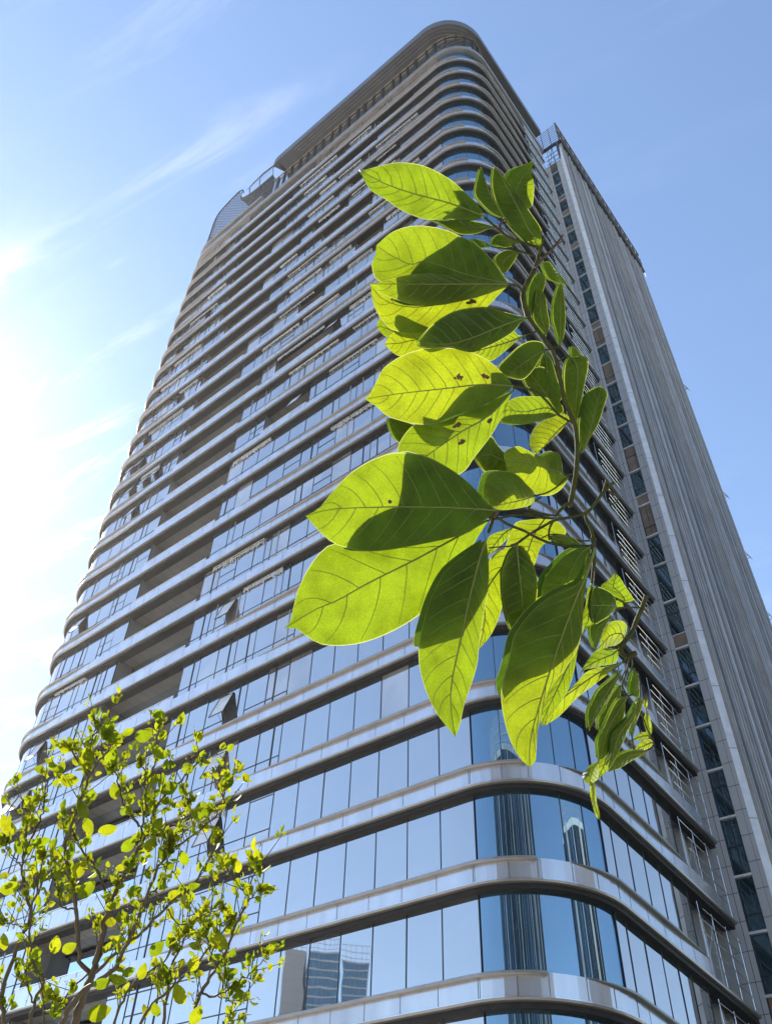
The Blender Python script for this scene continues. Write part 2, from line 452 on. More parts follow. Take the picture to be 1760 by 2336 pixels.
# ---- body behind the skin
m = MB()
q = [P.pt(P.uR(16.9), -2.62, 0), P.pt(P.uR(4.2), -2.62, 0)] + [P.pt(P.A * i / 4, -2.62, 0) for i in range(5)] + [P.pt(P.uL(42), -2.62, 0), P.pt(P.A + P.LLs + P.A2 / 2, -2.62, 0), P.pt(P.A + P.LLs + P.A2 + 3, -2.62, 0), P.pt(P.uend, -2.62, 0)]
qb = P.C + dr * 26 + (-P.nr) * 2.62
q.append(np.array([qb[0], qb[1], 0]))
zt = H0 + FH * KTOP - .2
n = len(q)
for i in range(n):
    a, b = q[i], q[(i + 1) % n]
    m.quad([a, b, b + [0, 0, zt], a + [0, 0, zt]])
m.quad([p + np.array([0, 0, zt]) for p in q])
m.build('core', MAT['glass_dark'], tower)
# ground storeys
m = MB(); sweep(m, P, P.uR(17), UEND, rect(-.6, -.42, 0, H0 + FH * KMIN - .3)); m.build('podium_glass', MAT['glass_dark'], tower)

# ---- top storey, terrace slab and crown
h = H0 + FH * KTOP
m = MB(); sweep(m, P, P.uR(17.2), UEND, [(-.10, h - .12), (0., h - .10), (.02, h - .03), (0., h), (0, h + .75), (-3.5, h + .75), (-3.5, h - .3), (-.14, h - .3), (-.14, h - .122)])
m.build('terrace_slab', MAT['ledge'], tower)
C2 = np.array([9.781, 28.1257]); HC = 116.5 + CAMZ
PC = Path(C2, 4.894, 18.83, 30.4, 2.0, 12.)
m = MB()
a, b = PC.uR(18.83), PC.uL(29.3)
inn = 6.0
sweep(m, PC, a, b, [(0, HC), (0, HC + 1.6), (-1.2, HC + 2.6), (-6, HC + 2.6), (-6, HC + .06), (-inn, HC + .06), (-inn, HC)])
m.build('roof_crown', MAT['crown'], tower)
def setback(u): return -.05 - .95 * min(1, max(0, (-u + 1.5) / 4.0))
m = MB()
ua_, ub_ = P.uR(18.2), P.uL(30.2)
usx = sorted(set(P.samples(ua_, ub_)) | set(np.linspace(ua_, 1.5, 14)))
sweep(m, P, ua_, ub_, None, fn=lambda u: rect(setback(u) - .1, setback(u) + .06, HC - .16, HC - .002), us=usx)
for o_, w_ in ((-1.05, .07), (-.68, .06), (-.32, .05)):
    sweep(m, PC, PC.A * .25, PC.uL(26.0 + o_), rect(o_ - w_, o_, HC - .1, HC - .002), m=1)
m.build('crown_trim', [MAT['gold'], MAT['ledge']], tower)
m = MB()
sweep(m, P, ua_, ub_, None, fn=lambda u: rect(setback(u) - .25, setback(u) - .18, h + .7, HC - .05), us=usx)
m.build('clerestory_glass', MAT['glass'], tower)
m = MB(); u = ua_ + .1
while u < ub_ - .3:
    w = .34 if rl.random() < .4 else .14
    if u < 0 and rl.random() < .5: w = .5
    m.box(P.pt(u, setback(u) - .2, h + .7), P.pt(u + w, setback(u) - .2, 0) - P.pt(u, setback(u) - .2, 0), P.pt(u, setback(u), 0) - P.pt(u, setback(u) - .2, 0), (0, 0, HC - h - .75))
    u += rl.choice([1.1, 1.3, 1.5])
m.build('clerestory_post', MAT['mullion'], tower)['kind'] = 'stuff'

# ---- lower roof at the left end: extra storey, lattice screen, glass canopy
m = MB(); z = h + 3.2
sweep(m, P, P.uL(32.2), UEND, [(-.12, z - .25), (0, z - .2), (0, z), (-.4, z + .05), (-3, z + .05), (-3, z - .25)])
sweep(m, P, P.uL(32.2), UEND, rect(-1.2, -1.0, h + .7, z - .25), m=1)
for i in range(28):
    u = P.uL(32.5) + i * .55
    m.bar(P.pt(u, -.35, h + .7), P.pt(u, -.35, z - .2), .06, 2)
for i in range(4): sweep(m, P, P.uL(32.2), UEND, rect(-.4, -.34, h + 1.0 + i * .55, h + 1.06 + i * .55), m=2)
m.build('roof_gallery', [MAT['ledge'], MAT['glass_dark'], MAT['screen']], tower)
prof = [(31.2, 121.6), (34, 121.2), (36.9, 122.6), (37.4, 124.2), (38.0, 126.6), (39.0, 127.6), (41, 126.8), (43.1, 125.6), (45, 123.4), (46.6, 121.3), (48.2, 119.8)]
def ptop(d): return float(np.interp(d, [p[0] for p in prof], [p[1] for p in prof])) + CAMZ - 1.2
m = MB()
ds = np.arange(31.3, 48.3, .62)
for d in ds: m.bar(P.pt(P.uL(d), -.3, z), P.pt(P.uL(d), -.3, ptop(d)), .09)
for zz in np.arange(z + .5, 128, .8):
    seg = [d for d in ds if ptop(d) > zz]
    if len(seg) > 1: m.tube([P.pt(P.uL(d), -.3, zz) for d in seg], [.045] * len(seg), 4)
m.tube([P.pt(P.uL(d), -.3, ptop(d)) for d in ds], [.10] * len(ds), 6, 1)
m.build('roof_screen', [MAT['dark_metal'], MAT['dark_metal']], tower)
m = MB()
cpts = [(37.3, 123.3), (35.6, 124.6), (33.6, 125.2), (31.0, 124.6)]
lo = [(37.3, 121.9), (35.6, 120.9), (33.6, 120.4), (31.0, 120.4)]
rows = []
for (d, zt_), (d2, zb_) in zip(cpts, lo):
    rows.append([P.pt(P.uL(d), -.2, zb_ + CAMZ - 1), P.pt(P.uL(d), .15, (zt_ * .45 + zb_ * .55) + CAMZ - 1), P.pt(P.uL(d), -.2, zt_ + CAMZ - 1)])
m.grid(rows, None, 0)
for j in (0, 2): m.tube([r[j] for r in rows], [.14 if j else .22] * 4, 6, 1)
for r in rows: m.tube(r, [.05] * 3, 5, 1)
m.grid([[r[0], r[0] + np.array([*(-P.nl * 2.5), 0.4])] for r in rows], None, 1)
m.build('glass_canopy', [MAT['glass'], MAT['dark_metal']], tower, smooth=True)

# ------------------------------------------------------------------ annex block at the right
annex = empty('annex_block', (0, 0, 0))
tag(annex, 'grey ribbed slab block with one narrow column of windows, at the right edge', 'building')
nr = P.nr; Ps = C0 + dr * 17.05
def A3(o, s, z): q = Ps + nr * o + dr * s; return np.array([q[0], q[1], z])     # o: out from the tower face, s: away along the face
W = 1.83; ZW = 106.5 + CAMZ; ZR = 111.4 + CAMZ; LN = 21.4
m = MB()
m.quad([A3(-2.6, 0, 0), A3(.29, 0, 0), A3(.29, 0, ZW), A3(-2.6, 0, ZW)])
m.quad([A3(1.12, 0, 0), A3(W - .1, 0, 0), A3(W - .1, 0, ZW), A3(1.12, 0, ZW)])
m.quad([A3(-2.6, 0, ZW), A3(W - .1, 0, ZW), A3(W - .1, 6, ZW), A3(-2.6, 6, ZW)])
zz = 1.2
while zz < ZW - .5:                                        # panel joints
    for a, b in ((-.6, .288), (1.122, W - .12)):
        m.box(A3(a, -.004, zz), A3(b, -.004, 0) - A3(a, -.004, 0), A3(a, .02, 0) - A3(a, -.004, 0), (0, 0, .03), 1)
    zz += 1.333
m.box(A3(.02, -.004, 0), A3(.05, 0, 0) - A3(.02, 0, 0), A3(0, .02, 0) - A3(0, -.004, 0), (0, 0, ZW), 1)
m.box(A3(1.5, -.004, 0), A3(1.515, 0, 0) - A3(1.5, 0, 0), A3(0, .02, 0) - A3(0, -.004, 0), (0, 0, ZW), 1)
m.build('end_wall', [MAT['concrete'], MAT['joint']], annex)
m = MB()
m.quad([A3(W - .1, -.002, 0), A3(W + .22, .24, 0), A3(W + .22, .24, ZR - .4), A3(W - .1, -.002, ZW)])
zz = 2
while zz < ZW:
    m.box(A3(W - .1, -.006, zz), A3(W + .22, .236, 0) - A3(W - .1, -.006, 0), A3(0, .02, 0) - A3(0, 0, 0), (0, 0, .03), 1); zz += 4
m.build('corner_trim', [MAT['white_edge'], MAT['joint']], annex)
# ribbed long wall
t = NT('ribbed_cladding_paint'); uvn = t.n('TexCoord'); sx = t.n('SeparateXYZ'); t.set(sx.inputs[0], uvn.outputs['UV'])
wn = t.n('TexWhiteNoise', noise_dimensions='1D'); t.set(wn.inputs['W'], t.math('FLOOR', sx.outputs[0]))
nz = t.n('TexNoise'); t.set(nz.inputs['Vector'], uvn.outputs['Object']); nz.inputs['Scale'].default_value = .5; nz.inputs['Detail'].default_value = 8; nz.inputs['Roughness'].default_value = .65
c1 = t.ramp(wn.outputs[0], (.0, (.28, .28, .29)), (.35, (.40, .395, .39)), (.6, (.42, .385, .355)), (.85, (.56, .57, .60)))
c2 = t.mix(.55, c1, t.ramp(nz.outputs[0], (.3, (.45, .43, .42)), (.7, (1, 1, 1))), 'MULTIPLY')
pb = t.n('BsdfPrincipled', i_Roughness=.42); t.set(pb.inputs['Base Color'], c2); pb.inputs['Metallic'].default_value = .25
MAT['rib'] = t.surf(pb)
m = MB(); s = .26; i = 0; rr = random.Random(8)
m.quad([A3(W + .06, .24, 0), A3(W + .06, LN, 0), A3(W + .06, LN, ZR), A3(W + .06, .24, ZR)], uv=[(999, 0)] * 4)
while s < LN - .2:
    w = rr.uniform(.09, .18); dpt = rr.uniform(.12, .34)
    pts = [A3(W + .062, s, 0), A3(W + .06 + dpt, s + w * .2, 0), A3(W + .06 + dpt, s + w * .8, 0), A3(W + .062, s + w, 0)]
    topz = np.array([0, 0, ZR - .5])
    for a, b in zip(pts[:-1], pts[1:]): m.quad([a, b, b + topz, a + topz], uv=[(i + .5, 0)] * 4)
    s += rr.uniform(.27, .44); i += 1
m.build('ribbed_cladding', MAT['rib'], annex)
m = MB()
m.quad([A3(W, LN, 0), A3(-14, LN, 0), A3(-14, LN, ZR), A3(W, LN, ZR)])
m.quad([A3(W + .06, 6, ZR), A3(W + .06, LN, ZR), A3(-12, LN, ZR), A3(-12, 6, ZR)])
m.quad([A3(-2.6, 6, ZW), A3(W, 6, ZW), A3(W, 6, ZR), A3(-2.6, 6, ZR)])
m.build('far_wall', MAT['concrete'], annex)
m = MB()
m.box(A3(W - .1, .1, ZR), A3(W + .5, 0, 0) - A3(W - .1, 0, 0), A3(0, LN + .5, 0) - A3(0, 0, 0), (0, 0, .3), 0)
m.box(A3(W - .25, .05, ZW), A3(.22, 0, 0) - A3(0, 0, 0), A3(0, .25, 0) - A3(0, 0, 0), (0, 0, ZR - ZW), 0)
m.box(A3(-.6, .06, ZR), A3(2.6, 0, 0) - A3(.3, 0, 0), A3(0, .3, 0) - A3(0, 0, 0), (0, 0, .3), 0)
m.build('cornice', MAT['dark_metal'], annex)
m = MB()
for o in (.3, 1.0): m.bar(A3(o, .2, ZW), A3(o, .2, ZR), .09)
for j in range(3): m.bar(A3(0, .2, ZW + .9 + j * 1.1), A3(W - .2, .2, ZW + .9 + j * 1.1), .07)
m.bar(A3(.3, .2, ZW), A3(1.0, .2, ZR), .06); m.bar(A3(1.0, .2, ZW + 1), A3(.4, .2, ZR), .06)
m.quad([A3(-2.4, 3.0, ZW + .1), A3(W - .3, 3.0, ZW + .1), A3(W - .3, 3.0, ZW + 2.6), A3(-2.4, 3.0, ZW + 2.6)], m=1)
m.build('loggia_frame', [MAT['dark_metal'], MAT['white_edge']], annex)
m = MB(); ZM = 116.8 + CAMZ
for j in range(9): m.bar(A3(-.9, .1, ZR + .5 + j * .58), A3(W + .3, .1, ZR + .5 + j * .58), .06)
for o in (-.9, .1, 1.1, W + .3): m.bar(A3(o, .1, ZR), A3(o, .1, ZM), .09)
s = .1; j = 0
while s < LN + .6:
    m.bar(A3(W + .3, s, ZR + .3), A3(W + .3, s, ZM), .16)
    m.bar(A3(W + .3, s, ZR + .3), A3(W + .3, s + 1.2, ZM), .10); m.bar(A3(W + .3, s + 1.2, ZR + .3), A3(W + .3, s, ZM), .10)
    if j % 4 == 1: m.box(A3(W + .1, s, ZR + 1.2), A3(.2, 0, 0) - A3(0, 0, 0), A3(0, .8, 0) - A3(0, 0, 0), (0, 0, 1.8))
    s += 1.2; j += 1
for zz in (ZM, ZR + 2.8): m.bar(A3(W + .3, 0, zz), A3(W + .3, LN + 1.0, zz), .26)
for zz in (ZR + 1.5, ZR + 4.1): m.bar(A3(W + .3, 0, zz), A3(W + .3, LN + 1.0, zz), .05)
m.build('rooftop_truss', MAT['dark_metal'], annex)
# column of windows in the end wall: each one a part
rw = random.Random(4)
z = .6; i = 0
while z < ZW - 3.4:
    hh = rw.choice([2.55, 2.6, 2.9]); gap = rw.choice([.0, .9, .0, .14, .0])
    m = MB()
    m.quad([A3(.29, .16, z), A3(1.12, .16, z), A3(1.12, .16, z + hh), A3(.29, .16, z + hh)], m=1 if rw.random() < .16 else 0)
    m.box(A3(.29, .0, z + hh), A3(1.12, 0, 0) - A3(.29, 0, 0), A3(0, .18, 0) - A3(0, .0, 0), (0, 0, .12), 2)
    zs = z + hh * rw.choice([.3, .65, .5])
    m.box(A3(.29, .13, zs), A3(1.12, 0, 0) - A3(.29, 0, 0), A3(0, .03, 0) - A3(0, .0, 0), (0, 0, .05), 3)
    if rw.random() < .3: m.box(A3(.70, .13, z), A3(.73, 0, 0) - A3(.70, 0, 0), A3(0, .03, 0) - A3(0, .0, 0), (0, 0, hh), 3)
    for oa in (.29, 1.09): m.box(A3(oa, .0, z), A3(.03, 0, 0) - A3(0, 0, 0), A3(0, .16, 0) - A3(0, .0, 0), (0, 0, hh), 3)
    z2 = z + hh + .12
    if gap > .2:
        m.quad([A3(.29, .1, z2), A3(1.12, .1, z2), A3(1.12, .1, z2 + gap), A3(.29, .1, z2 + gap)], m=1)
        m.box(A3(.29, .0, z2 + gap), A3(1.12, 0, 0) - A3(.29, 0, 0), A3(0, .16, 0) - A3(0, .0, 0), (0, 0, .06), 2)
        gap += .06
    m.build('window', [MAT['strip_glass'], MAT['blind'], MAT['white_edge'], MAT['mullion']], annex)
    z = z2 + gap; i += 1
# small top-hung vents along the far edge
for zz in (51.5, 58.5, 66.5, 84):
    m = MB()
    for a, b in ((0, 1),):
        p0, p1 = A3(W + .3, LN - .3, zz + 1.3 + CAMZ), A3(W + .3, LN + .5, zz + 1.3 + CAMZ)
        q0, q1 = A3(W + .6, LN - .2, zz + CAMZ + .45), A3(W + .6, LN + .35, zz + CAMZ + .45)
        m.quad([p0, p1, q1, q0]); m.quad([p0 - [0, 0, .05], q0 - [0, 0, .05], q1 - [0, 0, .05], p1 - [0, 0, .05]])
        m.bar(q0, A3(W + .06, LN - .2, zz + CAMZ + .3), .05); m.bar(p0, A3(W + .06, LN - .3, zz + 1.3 + CAMZ), .05); m.bar(p1, A3(W + .06, LN, zz + 1.3 + CAMZ), .05)
    m.build('vent_flap', MAT['dark_metal'], annex)
# ------------------------------------------------------------------ ground, road, and the towers across the way (seen as reflections)
m = MB(); S_ = 1500
m.quad([(-S_, -S_, 0), (S_, -S_, 0), (S_, S_, 0), (-S_, S_, 0)])
tag(m.build('ground', MAT['ground']), kind='structure')
MAT['added_dark_lawn'] = principled('added_dark_lawn_surface', (.030, .050, .018), .9, 0, .35, 2, .3)  # dark unseen ground added to cut bounce light on the right face
m = MB(); m.quad([(8, -11.5, .008), (260, -11.5, .008), (260, 140, .008), (8, 140, .008)])
tag(m.build('added_dark_lawn', MAT['added_dark_lawn']), kind='structure')
m = MB(); m.box((-400, -26, -.2), (800, 0, 0), (0, 14, 0), (0, 0, .204)); tag(m.build('road', MAT['asphalt']), kind='structure')
m = MB(); m.box((-400, -12, -.2), (800, 0, 0), (0, .3, 0), (0, 0, .33)); m.box((-400, -26.3, -.2), (800, 0, 0), (0, .3, 0), (0, 0, .33))
tag(m.build('kerb', MAT['concrete']), kind='structure')
MAT['t_slab'] = principled('pale_render', (.30, .30, .31), .8, 0, .06, .1)
MAT['t_glass'] = glass_mat('far_tower_glass', (.26, .42, .54), (.02, .05, .075), .45, .004)
MAT['t_dark'] = glass_mat('dark_tower_glass', (.10, .15, .19), (.012, .02, .028), .4, .004)
MAT['t_band'] = principled('far_tower_band', (.42, .45, .48), .6, .1, .1, .3)
MAT['t_brown'] = principled('far_tower_fin', (.30, .27, .26), .5, .2, .25, .3)
def block_tower(name, label, ctr, az, w, dep, hgt, style, group=None):
    """a slab tower whose front faces back along bearing az"""
    e = empty(name, (0, 0, 0)); tag(e, label, 'building', group)
    f = np.array([math.sin(R_(az)), math.cos(R_(az)), 0]); l = np.array([f[1], -f[0], 0]); Z = np.array([0, 0, 1.])
    c = np.array([*ctr, 0.]); o = c - l * w / 2
    m = MB(); m.box(o, l * w, f * dep, Z * hgt); m.build('wall', {'slab': MAT['t_slab'], 'fin': MAT['t_dark']}.get(style, MAT['t_glass']), e)
    if style == 'slab': 
        m = MB()
        for i in range(int(hgt / 4)): m.box(o - f * .01 + Z * (4 * i + 3.9), l * w, f * .03, Z * .05)
        m.build('panel_joint', MAT['joint'], e)
    if style in ('glass', 'fin'):
        m = MB()
        if style == 'fin': m.box(o - f * .05 + Z * (hgt - 1.2), l * w, f * .1, Z * 1.1)
        for i in range(int(hgt / 3) + 1 if style == 'glass' else 0): m.box(o - f * .25 - l * .1 + Z * (hgt - 3 * i - .6), l * (w + .2), f * .3, Z * .55)
        m.build('floor_band', MAT['t_band'], e)
        m = MB(); x = 0; r = random.Random(int(w * 10))
        while x < w:
            m.box(o - f * (.4 if style == 'fin' else .15) + l * x, l * (r.choice([.2, .3, .5, 1.4]) if style == 'fin' else .12), f * .5, Z * hgt); x += r.uniform(1.4, 6.5) if style == 'fin' else 1.4
        m.build('fin', MAT['t_brown'] if style == 'fin' else MAT['mullion'], e)
    m = MB()
    for i in range(int(w / 1.6) + 1):
        m.bar(o + l * min(w, i * 1.6) + Z * hgt, o + l * min(w, i * 1.6) + Z * (hgt + 5), .25)
    for j in (1.2, 3, 5): m.bar(o + Z * (hgt + j), o + l * w + Z * (hgt + j), .22)
    m.build('roof_screen', MAT['t_band'], e)
    return e
def bearing(az, D, o=(3., 38.)): return (o[0] + D * math.sin(R_(az)), o[1] + D * math.cos(R_(az)))
DD = 300
block_tower('slab_tower', 'plain grey slab tower across the road, beside the taller blue glass tower', bearing(-87.62, DD, (2.2, 39.4)), -92, 7.6, 20, 130, 'slab')
block_tower('glass_tower', 'blue glass tower with white floor bands between the grey slab and the lower wing', bearing(-89.45, DD + 2, (3.2, 38.2)), -92, 11.6, 22, 131, 'glass')
block_tower('glass_wing', 'lower blue glass wing standing against the banded glass tower across the road', bearing(-91.45, DD + 6, (4.6, 36.9)), -92, 9.6, 18, 129.5, 'glass')
block_tower('fin_tower', 'dark tower with vertical brown fins behind the viewer', (-22, -44), 205, 72, 24, 76, 'fin')
block_tower('fin_block', 'shorter finned block on the far side of the street corner', (84, -30), 126, 54, 20, 71, 'fin')

# ------------------------------------------------------------------ leaf and bark materials
SUN_PX = (-390, 985)
sd = at(*SUN_PX, 1.0) - CAM; SUN = sd / np.linalg.norm(sd)
def leaf_mat(name, trans, refl, tfac=.62, gls=.7, island=False):
    t = NT(name); tc = t.n('TexCoord'); sx = t.n('SeparateXYZ'); t.set(sx.inputs[0], tc.outputs['UV'])
    av = t.math('ABSOLUTE', sx.outputs[1])
    nz = t.n('TexNoise'); t.set(nz.inputs['Vector'], tc.outputs['Object']); nz.inputs['Scale'].default_value = 34; nz.inputs['Detail'].default_value = 5
    n2 = t.n('TexNoise'); t.set(n2.inputs['Vector'], tc.outputs['Object']); n2.inputs['Scale'].default_value = 420; n2.inputs['Detail'].default_value = 3
    vo = t.n('TexVoronoi', feature='DISTANCE_TO_EDGE'); t.set(vo.inputs['Vector'], tc.outputs['Object']); vo.inputs['Scale'].default_value = 260
    net = t.math('MULTIPLY_ADD', vo.outputs['Distance'], 1.2, .80, clamp=True)
    # quilting between the side veins
    ph = t.math('SUBTRACT', t.math('MULTIPLY', sx.outputs[0], 1.0), t.math('MULTIPLY', av, .16))
    wv = t.math('SINE', t.math('MULTIPLY', ph, 2 * math.pi * 8.5))
    hgt = t.math('ADD', t.math('MULTIPLY', wv, .5), t.math('MULTIPLY', nz.outputs[0], 1.1))
    bp = t.n('Bump'); bp.inputs['Strength'].default_value = .22; bp.inputs['Distance'].default_value = .0016; t.set(bp.inputs['Height'], hgt)
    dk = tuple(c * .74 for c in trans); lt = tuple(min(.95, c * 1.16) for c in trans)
    oi = t.n('NewGeometry') if island else t.n('ObjectInfo')
    rnd_ = oi.outputs['Random Per Island' if island else 'Random']
    hs = t.n('HueSaturation'); t.set(hs.inputs['Hue'], t.math('MULTIPLY_ADD', rnd_, .05 if island else .030, .478 if island else .487)); t.set(hs.inputs['Value'], t.math('MULTIPLY_ADD', rnd_, -.38 if island else -.22, 1.2 if island else 1.06)); t.set(hs.inputs['Color'], t.ramp(nz.outputs[0], (.28, dk), (.62, lt)))
    ct = t.mix(1.0, hs.outputs[0], net, 'MULTIPLY')
    ct = t.mix(t.math('MULTIPLY', t.math('SUBTRACT', n2.outputs[0], .42, clamp=True), .35), ct, tuple(c * .55 for c in trans))
    edge = t.math('GREATER_THAN', av, .982)
    ct = t.mix(t.math('MULTIPLY', edge, .55), ct, (.85, .78, .35))  # pale leaf margin, lightened in colour to stand in for the rim's glow
    cr_ = t.ramp(nz.outputs[0], (.3, tuple(c * .75 for c in refl)), (.7, tuple(c * 1.2 for c in refl)))
    d = t.n('BsdfDiffuse'); t.set(d.inputs['Color'], cr_); t.set(d.inputs['Normal'], bp)
    tr = t.n('BsdfTranslucent'); t.set(tr.inputs['Color'], ct); t.set(tr.inputs['Normal'], bp)
    mx = t.n('MixShader'); mx.inputs[0].default_value = tfac; t.set(mx.inputs[1], d); t.set(mx.inputs[2], tr)
    gl = t.n('BsdfGlossy'); gl.inputs['Roughness'].default_value = .38; gl.inputs['Color'].default_value = (.9, .92, .95, 1); t.set(gl.inputs['Normal'], bp)
    fr = t.n('Fresnel'); fr.inputs['IOR'].default_value = 1.38; t.set(fr.inputs['Normal'], bp)
    m2 = t.n('MixShader'); t.set(m2.inputs[0], t.math('MULTIPLY', fr.outputs[0], gls)); t.set(m2.inputs[1], mx); t.set(m2.inputs[2], gl)
    return t.surf(m2)
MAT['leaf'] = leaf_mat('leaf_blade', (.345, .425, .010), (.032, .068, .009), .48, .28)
MAT['leaf_blocker'] = leaf_mat('light_blocking_leaf', (.08, .155, .008), (.026, .062, .009), .45, .28)  # low-transmission blade for the unseen leaves added as shadow casters
MAT['vein'] = principled('leaf_vein', (.095, .125, .014), .5, 0, .15, 60)
MAT['bark_green'] = principled('green_twig_bark', (.036, .042, .010), .7, 0, .35, 90, .25, .2)
MAT['bark_brown'] = principled('brown_twig_bark', (.045, .028, .016), .7, 0, .4, 120, .4)
MAT['bite'] = principled('dead_leaf_tissue', (.085, .045, .020), .8, 0, .5, 200)
MAT['shrub_leaf'] = leaf_mat('shrub_leaf_blade', (.45, .50, .008), (.048, .078, .010), .46, .05, True)
MAT['shrub_bud'] = principled('shrub_bud', (.36, .25, .05), .6, 0, .3, 60)
MAT['shrub_bark'] = principled('shrub_bark', (.058, .040, .016), .65, 0, .35, 40, .3)

# ------------------------------------------------------------------ the leafy branch in front
KR = {1: (800, 350, .29994), 2: (1060, 580, .20996), 3: (1060, 900, .20996), 4: (1180, 1200, .20996), 5: (1200, 1520, .20996),
      6: (820, 760, .23995), 7: (1000, 1150, .23995), 8: (640, 900, .4559), 9: (900, 1250, .3899)}
def K(c, pts):
    ox, oy, s = KR[c]
    return [np.array([ox + s * x, oy + s * y]) for x, y in pts]
def catmull(pts, n):
    pts = [np.array(p, float) for p in pts]
    if len(pts) == 2: return [pts[0] + (pts[1] - pts[0]) * i / (n - 1) for i in range(n)]
    Lc = np.r_[0, np.cumsum([np.linalg.norm(b - a) for a, b in zip(pts[:-1], pts[1:])])]
    Q = [2 * pts[0] - pts[1]] + pts + [2 * pts[-1] - pts[-2]]
    out = []
    for s in np.linspace(0, Lc[-1], n):
        i = min(len(pts) - 2, max(0, int(np.searchsorted(Lc, s, side='right') - 1)))
        t = (s - Lc[i]) / (Lc[i + 1] - Lc[i] + 1e-9)
        a, b, c, d = Q[i:i + 4]
        out.append(.5 * ((2 * b) + (-a + c) * t + (2 * a - 5 * b + 4 * c - d) * t * t + (-a + 3 * b - 3 * c + d) * t ** 3))
    return out
NRW, NCL = 26, 5
branch = empty('leafy_branch', tuple(at(1400, 1370, 1.10)))
tag(branch, 'sunlit branch with big yellow-green oval leaves hanging in front of the tower', 'branch')
BB = np.array(branch.location)
class Leaf:
    def __init__(s, c, base, tip, L, Rr, mid, zb, zt, fold=.10, bow=.004, curl=0., quilt=0.):
        b, t_ = K(c, [base])[0], K(c, [tip])[0]
        s.L = catmull([b] + K(c, L) + [t_], NRW); s.R = catmull([b] + K(c, Rr) + [t_], NRW)
        if mid: s.M = catmull([b] + K(c, mid) + [t_], NRW)
        else: s.M = [(a + q) / 2 for a, q in zip(s.L, s.R)]
        s.zb, s.zt, s.fold, s.bow, s.curl, s.quilt = zb, zt, fold, bow, curl, quilt
    def px(s, t, v):
        x = min(max(t, 0), 1) * (NRW - 1); i = min(NRW - 2, int(x)); w = x - i
        Mm = s.M[i] * (1 - w) + s.M[i + 1] * w
        E = (s.L if v < 0 else s.R); e = E[i] * (1 - w) + E[i + 1] * w
        return Mm + (e - Mm) * abs(v)
    def depth(s, t, v):
        x = min(max(t, 0), 1) * (NRW - 1); i = min(NRW - 2, int(x)); w = x - i
        E = (s.L if v < 0 else s.R); wd = np.linalg.norm(E[i] - s.M[i]) / F
        rip = .0012 * math.sin(9 * t + 3 * v) * abs(v)
        return s.zb + (s.zt - s.zb) * t - s.bow * math.sin(math.pi * t) + s.fold * wd * abs(v) ** 1.4 + s.curl * v + rip + s.quilt * math.sin(2 * math.pi * 9 * (t - .17 * abs(v)) + (1.2 if v > 0 else 0)) * min(1, abs(v) * 4) * (1 - abs(v) ** 3 * .6) * min(1, 6 * t, 6 * (1 - t)) * (.7 + .5 * math.sin(13 * t + 4 * v))
    def P(s, t, v):
        q = s.px(t, v); return at(q[0], q[1], s.depth(t, v))
    def mesh(s, shift=None, shrink=1.0):
        mb = MB(); vs = [-1, -.975, -.75, -.5, -.25, 0, .25, .5, .75, .975, 1]
        rows, uv = [], []; nr_ = 84 if s.quilt else NRW
        for i in range(nr_):
            t = i / (nr_ - 1); 
            if shrink < 1: t = .02 + t * .95
            rows.append([s.P(t, v * shrink) + (shift if shift is not None else 0) for v in vs]); uv.append([(t, v) for v in vs])
        mb.grid(rows, uv); return mb
    def veins(s, r0=.0011, n=8):
        mb = MB(); vw = -FWD * .0004
        ts = np.linspace(0, .985, 22)
        mb.tube([s.P(t, 0) + vw for t in ts], [r0 * .72 * (1 - .8 * t) + .00016 for t in ts], 6)
        rv = random.Random(int(s.M[0][0] * 7 + s.M[0][1]))
        for side in (-1, 1):
            for i in range(n):
                t0 = .06 + .80 * (i + .35 + (.3 if side > 0 else 0) + rv.uniform(-.12, .12)) / n
                sw = .20 * (1 - .45 * t0) * rv.uniform(.8, 1.15)
                qs = np.linspace(0, .93, 9); pts = [s.P(min(.99, t0 + sw * (q ** 1.25)), side * q) + vw for q in qs]
                mb.tube(pts, [(r0 * .26) * (1 - .75 * q) + .00009 for q in qs], 5, cap=False)
        return mb
LEAVES = []
def leaf(*a, shade=None, veins=8, double=False, r0=.0011, **k):
    """one leaf of the branch; `double` and `shade` add an unseen leaf close behind it to cast shade on it"""
    l = Leaf(*a, **k); LEAVES.append(l)
    o = l.mesh().build('leaf', MAT['leaf'], branch, smooth=True, base=BB)
    l.obj = o
    if veins: l.veins(r0, veins).build('veins', MAT['vein'], o, smooth=True, base=BB)
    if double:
        l.mesh(SUN * .0045, .945).build('leaf', MAT['leaf_blocker'], branch, smooth=True, base=BB)  # added copy hidden behind the leaf, there to darken it with its shadow
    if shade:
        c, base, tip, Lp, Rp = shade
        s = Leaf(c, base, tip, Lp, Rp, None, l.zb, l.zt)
        # lay the shade-casting leaf on the first leaf's own surface, then move it towards the sun
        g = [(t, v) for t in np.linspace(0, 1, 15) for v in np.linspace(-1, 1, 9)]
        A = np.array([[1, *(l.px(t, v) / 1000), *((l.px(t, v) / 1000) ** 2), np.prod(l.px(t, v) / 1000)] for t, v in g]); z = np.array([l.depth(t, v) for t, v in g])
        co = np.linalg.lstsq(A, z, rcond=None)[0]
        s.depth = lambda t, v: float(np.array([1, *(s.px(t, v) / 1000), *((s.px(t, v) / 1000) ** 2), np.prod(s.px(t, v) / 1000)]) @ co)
        s.mesh(SUN * .009).build('leaf', MAT['leaf_blocker'], branch, smooth=True, base=BB)  # added hidden leaf, cut to the outline of the shadow it casts
    return l
